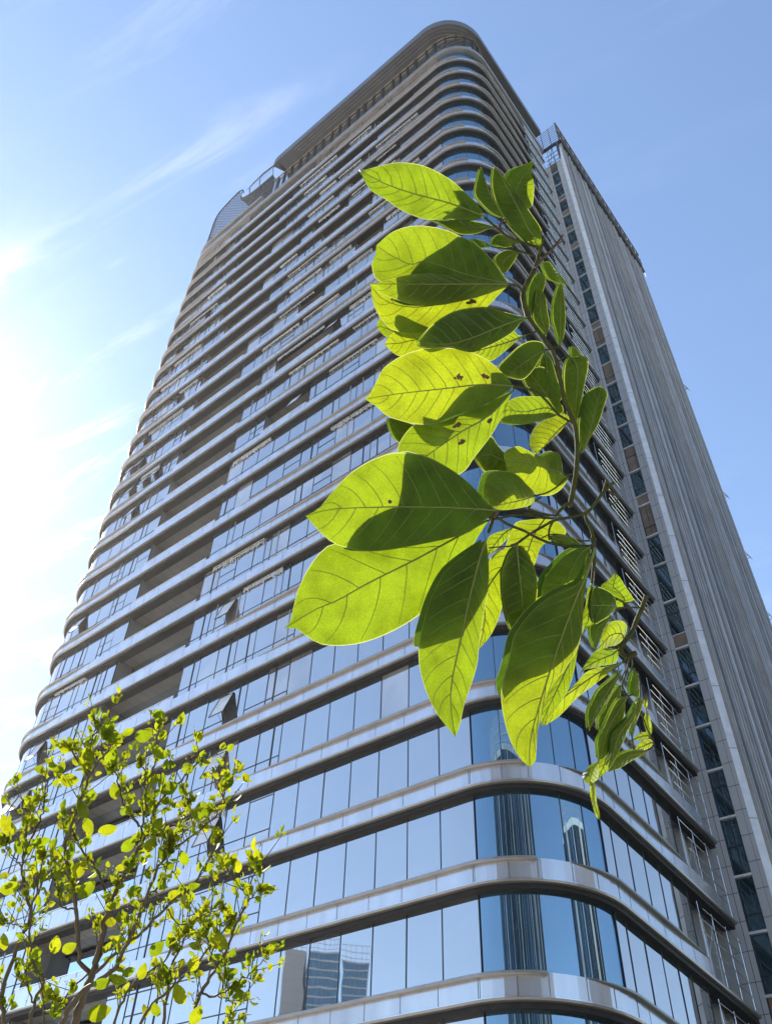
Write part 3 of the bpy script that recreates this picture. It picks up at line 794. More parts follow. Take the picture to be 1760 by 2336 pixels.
# upper left group
leaf(1, (1020, 480), (60, 122), [(960, 385), (860, 290), (780, 215), (640, 130), (500, 80), (340, 70), (200, 100), (110, 122)],
     [(1000, 495), (860, 508), (720, 500), (600, 505), (520, 490), (380, 430), (250, 340), (150, 280), (100, 200)],
     [(750, 380), (470, 305), (280, 240), (170, 185)], 1.10, 1.03, curl=.004, veins=9, r0=.0013, quilt=.0016,
     shade=(1, (1010, 490), (775, 285), [(960, 390), (900, 320), (830, 285)], [(900, 505), (790, 500), (690, 497), (760, 465), (835, 405)]))
leaf(1, (1110, 565), (560, 490), [(1000, 530), (850, 500), (720, 480)], [(1050, 575), (950, 610), (830, 612), (740, 570), (660, 525)], None, 1.125, 1.11, double=True, veins=6)
leaf(1, (1200, 990), (192, 700), [(1080, 820), (950, 690), (830, 630), (740, 588), (600, 555), (450, 553), (310, 600)],
     [(1100, 1000), (800, 990), (500, 990), (330, 985), (230, 980), (183, 945), (165, 900), (158, 825), (186, 780)], [(900, 930), (700, 860), (540, 815), (470, 850), (350, 800), (270, 755)], 1.085, 1.06, bow=.006,
     shade=(1, (1195, 988), (330, 1110), [(1080, 822), (950, 692), (830, 630), (740, 690), (540, 815), (440, 940)], [(1000, 1010), (800, 1080), (500, 1130)]))
leaf(1, (1195, 995), (140, 993), [(1000, 965), (800, 930), (600, 912), (400, 930), (250, 972)],
     [(1150, 1025), (1000, 1082), (850, 1120), (700, 1145), (500, 1150), (430, 1140), (345, 1112), (280, 1088), (200, 1050)], [(800, 995), (420, 995), (250, 993)], 1.07, 1.03, r0=.0013,
     shade=(1, (1190, 1000), (345, 1110), [(1000, 940), (800, 915), (600, 905), (480, 930), (400, 1010)], [(1150, 1030), (1000, 1086), (850, 1122), (700, 1148), (500, 1152), (420, 1140)]))
leaf(1, (1190, 1010), (150, 1003), [(900, 1000), (500, 985), (250, 985)], [(1110, 1090), (1030, 1170), (850, 1280), (640, 1350), (450, 1370), (340, 1350), (260, 1300), (200, 1210), (165, 1120)], [(900, 1100), (500, 1170), (260, 1120)], 1.105, 1.085)
leaf(1, (1335, 1245), (500, 1445), [(1200, 1215), (1050, 1170), (900, 1175), (760, 1210), (620, 1300), (540, 1395)],
     [(1290, 1290), (1230, 1360), (1120, 1430), (990, 1490), (920, 1515), (850, 1500), (760, 1475), (580, 1485), (520, 1462)], [(1270, 1265), (1100, 1330), (900, 1410), (740, 1450)], 1.05, 1.015, double=True, r0=.0012)
leaf(1, (640, 1400), (198, 1330), [(400, 1325), (225, 1255)], [(420, 1425), (275, 1398)], None, 1.13, 1.125, veins=5)
leaf(1, (720, 1400), (258, 1452), [(500, 1330), (340, 1352), (275, 1415)], [(600, 1470), (480, 1515), (375, 1543), (295, 1495)], None, 1.118, 1.10, veins=5)
leaf(2, (660, 880), (40, 1075), [(580, 880), (520, 835), (350, 870), (150, 960)], [(560, 940), (450, 1040), (280, 1160), (160, 1110)], [(450, 960), (280, 1010)], 1.10, 1.09, r0=.0013)
leaf(6, (1455, 505), (48, 628), [(1420, 440), (1375, 398), (1240, 270), (1100, 195), (980, 160), (850, 140), (600, 150), (400, 215), (230, 330), (160, 460), (100, 570)],
     [(1430, 535), (1250, 650), (1050, 740), (880, 790), (750, 850), (660, 868), (500, 860), (270, 790), (150, 690)], [(1250, 488), (1040, 498), (890, 518), (600, 550), (340, 580)], 1.07, 1.03, veins=9, r0=.0013, fold=.05,
     shade=(6, (1460, 505), (660, 872), [(1400, 395), (1245, 380), (1255, 478), (1040, 515), (900, 640), (780, 790)], [(1400, 580), (1200, 700), (1000, 780), (800, 850)]))
leaf(6, (1455, 545), (440, 1330), [(1300, 620), (1000, 740), (700, 850), (520, 870), (400, 1000), (360, 1110), (370, 1240)],
     [(1430, 610), (1330, 830), (1240, 985), (1090, 1180), (970, 1330), (700, 1400)], [(1200, 800), (970, 935), (640, 1165)], 1.09, 1.05, r0=.0014,
     shade=(6, (1455, 548), (700, 870), [(1300, 620), (1000, 740), (800, 830)], [(1350, 680), (1190, 808), (965, 790), (900, 860), (790, 885)]))
leaf(6, (640, 930), (268, 802), [(520, 870), (400, 830)], [(520, 1060), (370, 1040), (295, 930)], None, 1.115, 1.11, double=True, veins=4)
# big middle leaves
leaf(8, (1085, 580), (125, 607), [(1040, 550), (960, 460), (860, 380), (730, 310), (620, 290), (540, 295), (430, 340), (330, 410), (240, 510), (190, 570)],
     [(1030, 620), (940, 690), (840, 720), (700, 750), (560, 775), (440, 785), (330, 768), (250, 735), (180, 670)], [(880, 567), (640, 562), (450, 565), (250, 575)], 1.035, .975, veins=8, r0=.0015, bow=.008,
     shade=(8, (1095, 580), (440, 620), [(1040, 545), (960, 455), (860, 375), (730, 305), (622, 288), (640, 400), (664, 556), (560, 566)], [(1030, 625), (940, 695), (840, 725), (700, 755), (560, 780), (440, 790), (332, 772), (380, 680)]))
leaf(8, (1050, 620), (22, 1168), [(900, 660), (600, 735), (380, 745), (245, 752), (150, 850), (90, 970), (60, 1080), (48, 1140)],
     [(1000, 690), (900, 850), (760, 1040), (640, 1140), (480, 1220), (340, 1255), (200, 1250), (120, 1200), (70, 1168)], [(850, 730), (665, 830), (435, 945), (285, 1030), (175, 1075)], 1.055, .995, veins=6, r0=.0018, bow=.010)
leaf(9, (533, -50), (352, 1105), [(420, 30), (300, 130), (220, 270), (170, 420), (140, 570), (145, 700), (180, 830), (240, 960), (300, 1040)],
     [(547, 60), (549, 215), (530, 330), (508, 450), (490, 600), (480, 690), (440, 820), (405, 920), (380, 1040)], [(490, 80), (430, 320), (380, 560), (340, 740), (325, 880), (335, 1000)], 1.02, .955, veins=8, r0=.0017, bow=.008,
     shade=(9, (533, -45), (250, 560), [(420, 28), (300, 128), (220, 268), (168, 420), (138, 585)], [(549, 60), (551, 215), (505, 320), (405, 490), (390, 520)]))
leaf(7, (730, 395), (370, 1392), [(500, 500), (440, 800), (350, 1100), (350, 1280)], [(690, 560), (640, 800), (595, 1000), (552, 1130), (485, 1260)], [(600, 600), (480, 770), (430, 920), (440, 1070), (410, 1270)], 1.075, 1.03, r0=.0013, veins=7)
leaf(7, (705, 222), (430, 520), [(600, 255), (470, 320)], [(650, 330), (560, 420)], [(600, 300)], 1.085, 1.075, veins=5)
leaf(7, (1010, 134), (700, 800), [(850, 150), (720, 188), (640, 385), (560, 640)], [(1140, 172), (1205, 288), (988, 390), (905, 586), (800, 700)], [(900, 300), (820, 520)], 1.10, 1.085, veins=7)
leaf(7, (745, 395), (706, 1225), [(690, 430), (640, 520), (600, 650), (597, 800), (610, 930), (640, 1080), (690, 1200)], [(800, 400), (855, 470), (902, 580), (936, 720), (937, 850), (912, 970), (850, 1080), (740, 1212)],
     [(743, 430), (770, 700), (797, 960), (800, 1080)], 1.05, 1.025, double=True, r0=.0013)
leaf(7, (860, 480), (890, 1015), [(820, 650), (830, 880)], [(930, 680), (955, 770), (982, 925)], None, 1.08, 1.07, veins=0)
leaf(7, (1435, 405), (985, 915), [(1340, 412), (1220, 470), (1110, 580), (1030, 670), (990, 760), (975, 850)], [(1440, 480), (1422, 560), (1392, 690), (1300, 790), (1150, 870)], [(1340, 480), (1250, 640), (1195, 810)], 1.065, 1.05, veins=6,
     shade=(7, (1440, 400), (975, 915), [(1340, 410), (1220, 466), (1110, 576), (1030, 666), (988, 756), (970, 850)], [(1445, 480), (1425, 560), (1375, 685), (1225, 742), (1100, 840)]))
leaf(9, (1170, 0), (790, 1283), [(1090, 190), (960, 250), (820, 350), (730, 460), (690, 530), (660, 680), (625, 800), (622, 900), (640, 1010), (680, 1140), (740, 1240)],
     [(1135, 130), (1108, 280), (1100, 400), (1090, 500), (1065, 600), (1000, 700), (940, 780), (895, 850), (880, 900), (860, 980), (838, 1050), (828, 1160), (822, 1250)], [(1130, 130), (1060, 290), (960, 560), (900, 740), (850, 900), (800, 1080), (785, 1200)], 1.02, .96, veins=8, r0=.0019, bow=.008,
     shade=(9, (1175, 0), (640, 880), [(1090, 186), (960, 246), (820, 346), (730, 456), (688, 530), (656, 680), (620, 800)], [(1140, 130), (1112, 280), (1104, 400), (1094, 500), (1050, 600), (900, 722), (740, 785)]))
leaf(9, (1082, 540), (850, 1048), [(960, 700), (890, 850), (858, 980)], [(1062, 640), (1040, 750), (1003, 850), (930, 960), (880, 1020)], [(980, 760), (900, 930)], 1.045, 1.005, veins=6)
leaf(9, (1330, 672), (868, 1045), [(1250, 690), (1130, 720), (1080, 770), (1000, 850), (900, 930)], [(1280, 705), (1230, 750), (1100, 850), (1050, 892), (960, 985)], [(1200, 725), (1060, 820), (950, 910)], 1.06, 1.02, veins=5, r0=.0012)
# right-hand group around the cut stem
leaf(4, (1080, 888), (785, 870), [(1050, 770), (990, 710), (900, 668), (822, 672)], [(1005, 965), (910, 1030), (825, 1058)], None, 1.055, 1.05, double=True, veins=5)
leaf(4, (800, 625), (703, 1195), [(760, 690), (738, 850), (705, 990)], [(824, 690), (824, 900), (820, 1065), (770, 1085)], None, 1.06, 1.055, veins=4)
leaf(4, (1032, 982), (848, 1345), [(830, 1055), (788, 1085), (790, 1200), (828, 1320)], [(970, 1065), (900, 1225)], None, 1.075, 1.07, double=True, veins=4)
leaf(4, (1150, 835), (1062, 512), [(1070, 785), (980, 705), (903, 655), (985, 585)], [(1255, 800), (1170, 660), (1110, 560)], None, 1.09, 1.095, veins=6, fold=.3)
leaf(4, (1155, 875), (1050, 800), [(1080, 890)], [(1120, 820)], None, 1.095, 1.095, veins=0)
leaf(4, (1150, 1242), (878, 1328), [(1188, 1095), (1135, 1033), (1010, 1043), (930, 1160)], [(1050, 1305), (960, 1345)], None, 1.10, 1.08, veins=5, fold=.5)
leaf(4, (1092, 1338), (648, 1662), [(960, 1328), (855, 1350), (750, 1470)], [(1082, 1460), (1000, 1520), (850, 1540), (715, 1570)], None, 1.09, 1.07, veins=5, fold=.4)
leaf(5, (1035, 35), (680, 708), [(930, 130), (780, 260), (720, 380), (668, 490), (668, 600)], [(990, 150), (900, 330), (830, 450), (750, 570), (702, 660)], [(900, 240), (760, 470)], 1.06, 1.04, veins=6, double=True)
leaf(5, (1038, 195), (795, 712), [(975, 230), (875, 400), (850, 480), (790, 560), (778, 670)], [(1012, 330), (940, 480), (860, 620)], None, 1.075, 1.065, double=True, veins=5)
leaf(5, (1095, 325), (785, 1025), [(1000, 352), (920, 480), (830, 690), (772, 800), (774, 920)], [(1076, 400), (1056, 560), (960, 720), (912, 880), (855, 990)], [(1000, 480), (880, 700)], 1.06, 1.045, double=True, veins=6)
leaf(5, (1195, 388), (882, 1112), [(1130, 510), (1050, 610), (935, 720), (906, 850), (900, 1000)], [(1180, 560), (1120, 660), (1042, 840), (965, 1000)], None, 1.05, 1.04, double=True, veins=6)
leaf(5, (905, 890), (772, 1222), [(830, 955), (782, 1060), (766, 1150)], [(917, 990), (885, 1120), (832, 1182)], None, 1.065, 1.055, veins=4)
leaf(5, (782, 1028), (690, 1295), [(680, 1082), (608, 1180), (628, 1245)], [(782, 1140), (772, 1225)], None, 1.045, 1.04, veins=5, fold=.8)
leaf(5, (695, 1255), (790, 1668), [(688, 1360), (712, 1500), (752, 1625)], [(745, 1300), (764, 1480), (797, 1600)], None, 1.04, 1.03, veins=3)
leaf(5, (1312, 915), (882, 1148), [(1150, 910), (1000, 968), (930, 1060)], [(1290, 950), (1150, 1022), (1000, 1112)], None, 1.07, 1.065, veins=5, double=True)
leaf(5, (1342, 768), (1158, 792), [(1310, 713), (1210, 738)], [(1290, 792), (1200, 808)], None, 1.075, 1.075, veins=3)
leaf(5, (1382, 830), (1168, 915), [(1330, 788), (1230, 828)], [(1335, 892), (1240, 925)], None, 1.08, 1.075, veins=3)
leaf(5, (1300, 480), (1355, 742), [(1272, 600), (1310, 725)], [(1335, 540), (1365, 680)], None, 1.08, 1.08, veins=2)
leaf(5, (1290, 325), (1300, 485), [(1266, 420)], [(1316, 400)], None, 1.08, 1.08, veins=2)
leaf(5, (1232, 335), (1150, 790), [(1190, 420), (1128, 600), (1138, 690)], [(1258, 380), (1242, 480), (1190, 625)], None, 1.065, 1.06, veins=3, double=True)
leaf(5, (1165, 20), (1125, 310), [(1140, 120), (1118, 240)], [(1222, 110), (1218, 330)], None, 1.09, 1.09, veins=3, double=True)
# upper right group
leaf(1, (1200, 440), (1387, 55), [(1155, 330), (1180, 200), (1230, 125), (1310, 88)], [(1360, 418), (1390, 300), (1389, 220), (1373, 150)], [(1255, 270), (1320, 150)], 1.125, 1.13, veins=8,
     shade=(1, (1200, 445), (1385, 60), [(1150, 330), (1176, 200), (1228, 120), (1308, 84)], [(1365, 420), (1340, 310), (1345, 215), (1380, 195)]))
leaf(1, (1165, 490), (988, 98), [(1080, 460), (1000, 390), (943, 310), (960, 200)], [(1125, 400), (1062, 300), (1020, 195)], [(1090, 370), (1030, 240)], 1.10, 1.105, veins=8, double=True)
leaf(1, (1400, 640), (1088, 95), [(1330, 672), (1200, 540), (1110, 390), (1073, 250), (1078, 150)], [(1452, 592), (1350, 430), (1240, 280), (1160, 180)], [(1350, 580), (1260, 400), (1170, 230)], 1.11, 1.115, veins=8, double=True, fold=.25)
leaf(1, (1437, 714), (1452, 585), [(1350, 682), (1372, 650)], [(1450, 660)], None, 1.095, 1.10, veins=4)
leaf(1, (1275, 685), (1073, 692), [(1205, 630), (1120, 613), (1076, 655)], [(1180, 715)], None, 1.12, 1.125, double=True, veins=4)
leaf(1, (1278, 755), (1162, 918), [(1180, 735), (1095, 800)], [(1235, 830), (1192, 890)], None, 1.115, 1.12, double=True, veins=4)
leaf(1, (1070, 712), (912, 645), [(1010, 665)], [(980, 712)], None, 1.12, 1.12, double=True, veins=0)
leaf(2, (700, 700), (800, 197), [(680, 560), (690, 400), (740, 258)], [(765, 560), (840, 420), (878, 245)], None, 1.125, 1.13, double=True, veins=5)
leaf(2, (882, 890), (795, 370), [(750, 720), (748, 560), (765, 430)], [(918, 760), (892, 600), (868, 440)], None, 1.115, 1.12, double=True, veins=5)
leaf(2, (1032, 992), (1040, 297), [(1000, 870), (953, 700), (963, 520), (1000, 385)], [(1072, 900), (1092, 700), (1082, 520), (1072, 395)], [(1030, 700)], 1.12, 1.125, double=True, veins=6)
leaf(2, (830, 105), (1112, 345), [(900, 255), (1000, 305)], [(905, 78), (992, 180), (1072, 270)], None, 1.14, 1.145, double=True, veins=0)
leaf(2, (872, 1035), (385, 1300), [(840, 960), (720, 940), (600, 990), (480, 1100), (365, 1222)], [(805, 1150), (720, 1282), (620, 1362), (480, 1335)], [(740, 1110), (560, 1240), (470, 1310)], 1.10, 1.095, double=True, veins=6)
leaf(2, (1012, 1745), (650, 1270), [(880, 1680), (760, 1560), (640, 1370)], [(1072, 1690), (962, 1480), (860, 1230)], [(860, 1500), (720, 1320)], 1.115, 1.115, double=True, veins=6)
leaf(2, (880, 1060), (960, 1640), [(820, 1140), (800, 1350), (880, 1560)], [(940, 1150), (1000, 1350), (1050, 1560)], None, 1.125, 1.125, double=True, veins=4)
leaf(2, (1135, 1118), (1215, 1830), [(1090, 1190), (1073, 1350), (1090, 1550), (1130, 1700)], [(1305, 1110), (1337, 1210), (1302, 1400), (1262, 1600), (1242, 1720)], [(1215, 1220), (1210, 1500), (1195, 1700)], 1.12, 1.12, double=True, veins=6)
leaf(2, (1150, 1000), (1200, 1160), [(1150, 1080)], [(1190, 1010), (1310, 1150)], None, 1.13, 1.13, double=True, veins=0)
leaf(3, (1255, 642), (1480, -95), [(1242, 520), (1240, 280), (1300, 30), (1372, -54)], [(1305, 595), (1352, 480), (1442, 330), (1502, 150), (1545, -10)], [(1325, 490), (1390, 250), (1425, 110)], 1.105, 1.11, double=True, veins=7, fold=.3)
leaf(3, (1150, 270), (762, 645), [(1080, 198), (1000, 228), (800, 310), (714, 440), (703, 560)], [(1112, 305), (1050, 385), (950, 482), (850, 582), (792, 640)], [(1000, 400), (850, 570)], 1.10, 1.09, veins=8, fold=.7, r0=.0012, quilt=.0010)
leaf(3, (1012, 215), (358, 272), [(940, 100), (880, 30), (600, 22), (480, 68), (430, 130)], [(960, 232), (800, 292), (600, 327), (430, 302)], [(890, 145), (640, 190), (450, 170)], 1.10, 1.085, veins=9, quilt=.0010,
     shade=(3, (1012, 220), (380, 275), [(900, 195), (740, 210), (560, 215), (450, 235)], [(960, 236), (800, 296), (600, 331), (430, 306)]))
leaf(3, (1065, 850), (432, 722), [(1045, 700), (1000, 624), (925, 632), (845, 670), (750, 640), (650, 590), (560, 561), (430, 625)], [(1122, 900), (1060, 1010), (960, 1085), (840, 1102), (760, 1080), (680, 990), (580, 890), (470, 832)], [(880, 800), (620, 735)], 1.085, 1.07, veins=6,
     shade=(3, (1070, 850), (740, 745), [(1050, 700), (1000, 618), (925, 628), (845, 666), (770, 640)], [(1120, 900), (1020, 990), (930, 950), (890, 830)]))
leaf(3, (640, 720), (95, 667), [(540, 640), (430, 628), (350, 540), (263, 452)], [(560, 850), (450, 840), (240, 852), (158, 760)], None, 1.10, 1.095, double=True, veins=5)
leaf(3, (752, 1105), (275, 1222), [(752, 1060), (680, 988), (565, 872), (420, 833), (268, 850), (212, 960), (198, 1085)], [(742, 1182), (600, 1232), (400, 1256)], [(600, 1150), (420, 1190)], 1.07, 1.05, veins=6,
     shade=(3, (756, 1100), (260, 1215), [(756, 1058), (684, 984), (567, 868), (420, 829), (264, 846), (208, 960), (194, 1085)], [(680, 1118), (570, 1135), (525, 1092), (420, 1160), (330, 1215)]))
leaf(4, (700, 212), (360, 112), [(600, 128), (480, 92)], [(560, 232), (420, 192)], None, 1.08, 1.075, double=True, veins=3)
print('leaves', len(LEAVES))
# insect damage
def blemish(l, t, v, r, n=9):
    m = MB(); q = random.Random(int(t * 1000 + v * 77))
    for _ in range(n):
        tt, vv = t + q.gauss(0, r), v + q.gauss(0, r * 2.2); c = l.P(tt, vv) - FWD * .0012; s = q.uniform(.0010, .0030)
        ring = [c + RIGHT * (s * q.uniform(.5, 1.2) * math.cos(a)) + UP * (s * q.uniform(.5, 1.2) * math.sin(a)) - FWD * q.uniform(0, .0008) for a in np.linspace(0, 2 * math.pi, 8)[:-1]]
        m.quad(ring)
    return m
def find(l, c, p):
    q = K(c, [p])[0]; best = min(((np.linalg.norm(l.px(t, v) - q), t, v) for t in np.linspace(.02, .98, 60) for v in np.linspace(-.98, .98, 41)))
    return best[1], best[2]
for li, c, p, r, n in ((9, 6, (950, 430), .016, 12), (9, 6, (1185, 405), .016, 12), (10, 6, (915, 880), .014, 9), (10, 6, (975, 1040), .010, 9), (10, 6, (905, 800), .008, 5), (4, 1, (912, 1130), .012, 8), (10, 6, (1235, 835), .008, 6), (12, 8, (545, 540), .004, 4)):
    b = blemish(LEAVES[li], *find(LEAVES[li], c, p), r, n)
    b.build('bite_mark', MAT['bite'], LEAVES[li].obj, base=BB)

stem = MB()
def stick(c, pts, r0, r1, z0=1.10, z1=1.10, m=0, n=None, zs=None):
    q = catmull(K(c, pts), n or max(8, len(pts) * 5)); N = len(q)
    P_ = []
    for i, p in enumerate(q):
        w = i / (N - 1); P_.append(at(p[0], p[1], z0 + (z1 - z0) * w))
    rv = random.Random(int(pts[0][0]))
    stem.tube(P_, [((r0 + (r1 - r0) * i / (N - 1)) * .86 / F * z0) * (1 + .08 * math.sin(i * 1.7 + rv.random())) for i in range(N)], 8, m)
stick(1, [(1462, 630), (1440, 730), (1395, 880), (1340, 985), (1308, 1060), (1318, 1150), (1345, 1240)], 4, 8, 1.095, 1.095)
stick(2, [(690, 690), (790, 830), (880, 950), (945, 1040), (1000, 1200), (1030, 1350), (1090, 1640)], 6, 6.2, 1.095, 1.09)
stick(3, [(1080, 80), (1130, 190), (1190, 330), (1215, 500), (1217, 650), (1205, 850), (1180, 1000), (1160, 1110), (1140, 1190)], 6.2, 7, 1.09, 1.085)
stick(3, [(1140, 1180), (1090, 1205), (1030, 1260), (975, 1320)], 5, 4, 1.085, 1.08)
stick(3, [(1140, 1180), (1150, 1225)], 8, 5, 1.085, 1.085, 1)
stick(1, [(1400, 870), (1440, 815), (1490, 765), (1560, 690), (1612, 620)], 5, 2.6, 1.09, 1.09, 1)
stick(1, [(1540, 712), (1575, 690), (1605, 665)], 2.2, 1, 1.09, 1.09, 1)
stick(1, [(1440, 722), (1320, 682), (1200, 636), (1115, 572), (1010, 480)], 3.8, 3, 1.095, 1.10)
stick(1, [(1170, 540), (1180, 500), (1205, 430)], 2.6, 1.2, 1.10, 1.11, 1)
stick(1, [(1150, 600), (1130, 560), (1160, 500)], 4, 3, 1.10, 1.10, 1)
stick(1, [(1435, 715), (1400, 640)], 2.4, 2, 1.095, 1.11)
stick(1, [(1350, 690), (1200, 540), (1165, 490)], 2, 1.6, 1.10, 1.10)
stick(1, [(1385, 778), (1320, 755), (1250, 732), (1160, 722), (1065, 710)], 2.8, 1.8, 1.10, 1.12)
stick(1, [(1240, 730), (1225, 700), (1245, 690)], 2.6, 2, 1.11, 1.11)
stick(1, [(1300, 1045), (1265, 1008), (1190, 992)], 4, 3, 1.09, 1.07)
stick(1, [(1345, 1245), (1270, 1265)], 3, 2.6, 1.09, 1.05)
stick(2, [(790, 830), (720, 860), (655, 880)], 2.6, 2.2, 1.09, 1.10)
stick(2, [(945, 1035), (870, 1035)], 2.4, 2.0, 1.09, 1.10)
stick(2, [(960, 1010), (1040, 1020), (1110, 1090), (1210, 1210)], 2.6, 1.8, 1.095, 1.12)
stick(2, [(1010, 1170), (1060, 1130), (1110, 1100)], 2.2, 1.4, 1.095, 1.12)
stick(2, [(1000, 1005), (1030, 985)], 2.2, 1.8, 1.095, 1.12)
stick(6, [(1455, 505), (1560, 520), (1667, 560)], 3.4, 3.2, 1.075, 1.085)
stick(2, [(700, 1450), (790, 1500), (900, 1610), (1010, 1740), (1110, 1800)], 3.2, 3.2, 1.085, 1.09)
stick(3, [(1130, 290), (1010, 215)], 3, 2.6, 1.09, 1.10)
stick(6, [(1455, 505), (1455, 548)], 2.6, 2.4, 1.075, 1.09)
stick(3, [(1160, 865), (1090, 880), (1055, 850)], 3, 2.4, 1.085, 1.085)
stick(3, [(1245, 640), (1262, 600)], 2.2, 2, 1.09, 1.105)
stick(3, [(1610, 955), (1540, 1020), (1480, 1085), (1400, 1205), (1310, 1285), (1150, 1332), (980, 1365), (850, 1432), (700, 1520), (560, 1620), (495, 1640)], 4.6, 3.2, 1.085, 1.065)
stick(3, [(1540, 930), (1525, 980), (1500, 1060)], 4.2, 3.6, 1.085, 1.085, 0)
stick(3, [(1590, 1030), (1630, 1080), (1665, 1120), (1610, 1190), (1530, 1160), (1500, 1100)], 2.2, 1.4, 1.085, 1.085)
stick(3, [(1650, 1100), (1600, 1080), (1560, 1040)], 3, 2, 1.085, 1.085, 1)
stick(3, [(350, 1335), (470, 1412), (640, 1480), (720, 1525), (860, 1592), (960, 1622), (1100, 1645), (1280, 1648)], 3.8, 3.6, 1.04, 1.08)
stick(3, [(370, 1345), (460, 1325), (560, 1310), (720, 1315), (850, 1345), (985, 1340)], 3, 2.4, 1.045, 1.08)
stick(3, [(640, 1290), (780, 1295), (960, 1318)], 1.8, 1.8, 1.06, 1.08)
stick(3, [(700, 1180), (690, 1235), (760, 1275), (880, 1300), (975, 1318)], 2.6, 2.6, 1.07, 1.08)
stick(3, [(690, 1230), (740, 1170), (830, 1112)], 3, 2.4, 1.07, 1.07)
stick(3, [(755, 1100), (880, 1070), (1000, 1000), (1080, 920), (1135, 880)], 2.4, 2, 1.068, 1.08)
stick(8, [(1085, 580), (1068, 605), (1050, 622)], 7, 8, 1.035, 1.04, 1)
stick(8, [(1020, 598), (1045, 612), (1080, 618)], 5, 7, 1.04, 1.045, 1)
stick(8, [(1062, 612), (1050, 660), (1038, 690)], 5.5, 4, 1.04, 1.02)
stick(8, [(1068, 612), (1050, 620), (1030, 632)], 5, 3.2, 1.04, 1.055)
stick(7, [(690, 395), (740, 380), (748, 400)], 3.5, 2.6, 1.065, 1.055, 1)
stick(7, [(470, 418), (560, 408), (690, 400)], 1.8, 2.2, 1.065, 1.065, 1)
stick(3, [(950, 1385), (920, 1450), (908, 1520), (915, 1580)], 3, 2.2, 1.08, 1.085)
stick(3, [(830, 1560), (930, 1520), (1080, 1530), (1220, 1585), (1350, 1590)], 1.8, 2.2, 1.08, 1.085)
stick(3, [(1305, 1285), (1320, 1370), (1370, 1470), (1390, 1560), (1385, 1630), (1340, 1650), (1260, 1655)], 4.0, 5.0, 1.08, 1.075)
stick(4, [(800, 130), (815, 190), (770, 240), (700, 280), (640, 320)], 5.5, 2.6, 1.075, 1.065)
stick(4, [(840, 130), (830, 200), (830, 260)], 3.5, 3, 1.075, 1.075, 1)
stick(4, [(812, 220), (795, 380), (745, 560), (690, 690)], 4.2, 3.4, 1.075, 1.01)
stick(4, [(835, 250), (822, 420), (800, 640)], 4.2, 3.2, 1.075, 1.06)
stick(4, [(845, 250), (840, 450), (825, 660)], 1.8, 1.6, 1.08, 1.08, 1)
stick(4, [(1395, 760), (1352, 880), (1300, 1000), (1240, 1150), (1160, 1255), (1120, 1310), (1135, 1385), (1195, 1415), (1290, 1375)], 6.2, 6.6, 1.10, 1.085, n=40)
stick(4, [(1398, 752), (1388, 785)], 6.6, 6.4, 1.10, 1.10, 1)
stick(4, [(1318, 885), (1240, 885), (1150, 885), (1065, 890)], 2.6, 2.0, 1.095, 1.055)
stick(4, [(1295, 862), (1230, 822), (1150, 832), (1040, 765), (960, 700)], 2.4, 1.6, 1.095, 1.09)
stick(4, [(1150, 880), (1090, 910), (1040, 965)], 2.2, 1.6, 1.09, 1.075)
stick(4, [(1130, 1280), (1060, 1310), (930, 1325)], 3.4, 1.6, 1.09, 1.09)
stick(4, [(1260, 1385), (1190, 1440), (1125, 1490), (1020, 1515), (900, 1530)], 4, 2, 1.085, 1.065)
stick(4, [(1130, 1490), (1040, 1550), (900, 1640)], 2.2, 1.6, 1.08, 1.06)
stick(4, [(1230, 1410), (1180, 1540), (1120, 1667)], 2.2, 1.6, 1.085, 1.07)
stick(4, [(1240, 1410), (1245, 1520), (1180, 1667)], 2.0, 1.6, 1.085, 1.07)
stick(5, [(1105, -20), (1070, 110), (1038, 200), (1075, 285), (1120, 345), (1170, 415)], 2.4, 1.8, 1.075, 1.065)
stick(5, [(1005, 345), (1090, 325), (1160, 305)], 2, 1.8, 1.06, 1.07)
stick(5, [(1225, 485), (1270, 570), (1310, 680), (1345, 755), (1382, 830), (1355, 885), (1285, 922)], 2.0, 2.2, 1.07, 1.07)
stick(5, [(1155, 20), (1215, 105), (1232, 220), (1232, 340)], 1.3, 1.5, 1.085, 1.065)
stick(5, [(1040, 240), (1010, 330)], 1.2, 1, 1.075, 1.07)
stick(5, [(1150, 790), (1165, 900), (1215, 975)], 2.4, 1.6, 1.06, 1.075)
stick(5, [(1150, 800), (1110, 820), (1100, 850), (1130, 850)], 2, 1.6, 1.065, 1.065)
stem.build('stem', [MAT['bark_green'], MAT['bark_brown']], branch, smooth=True, base=BB)

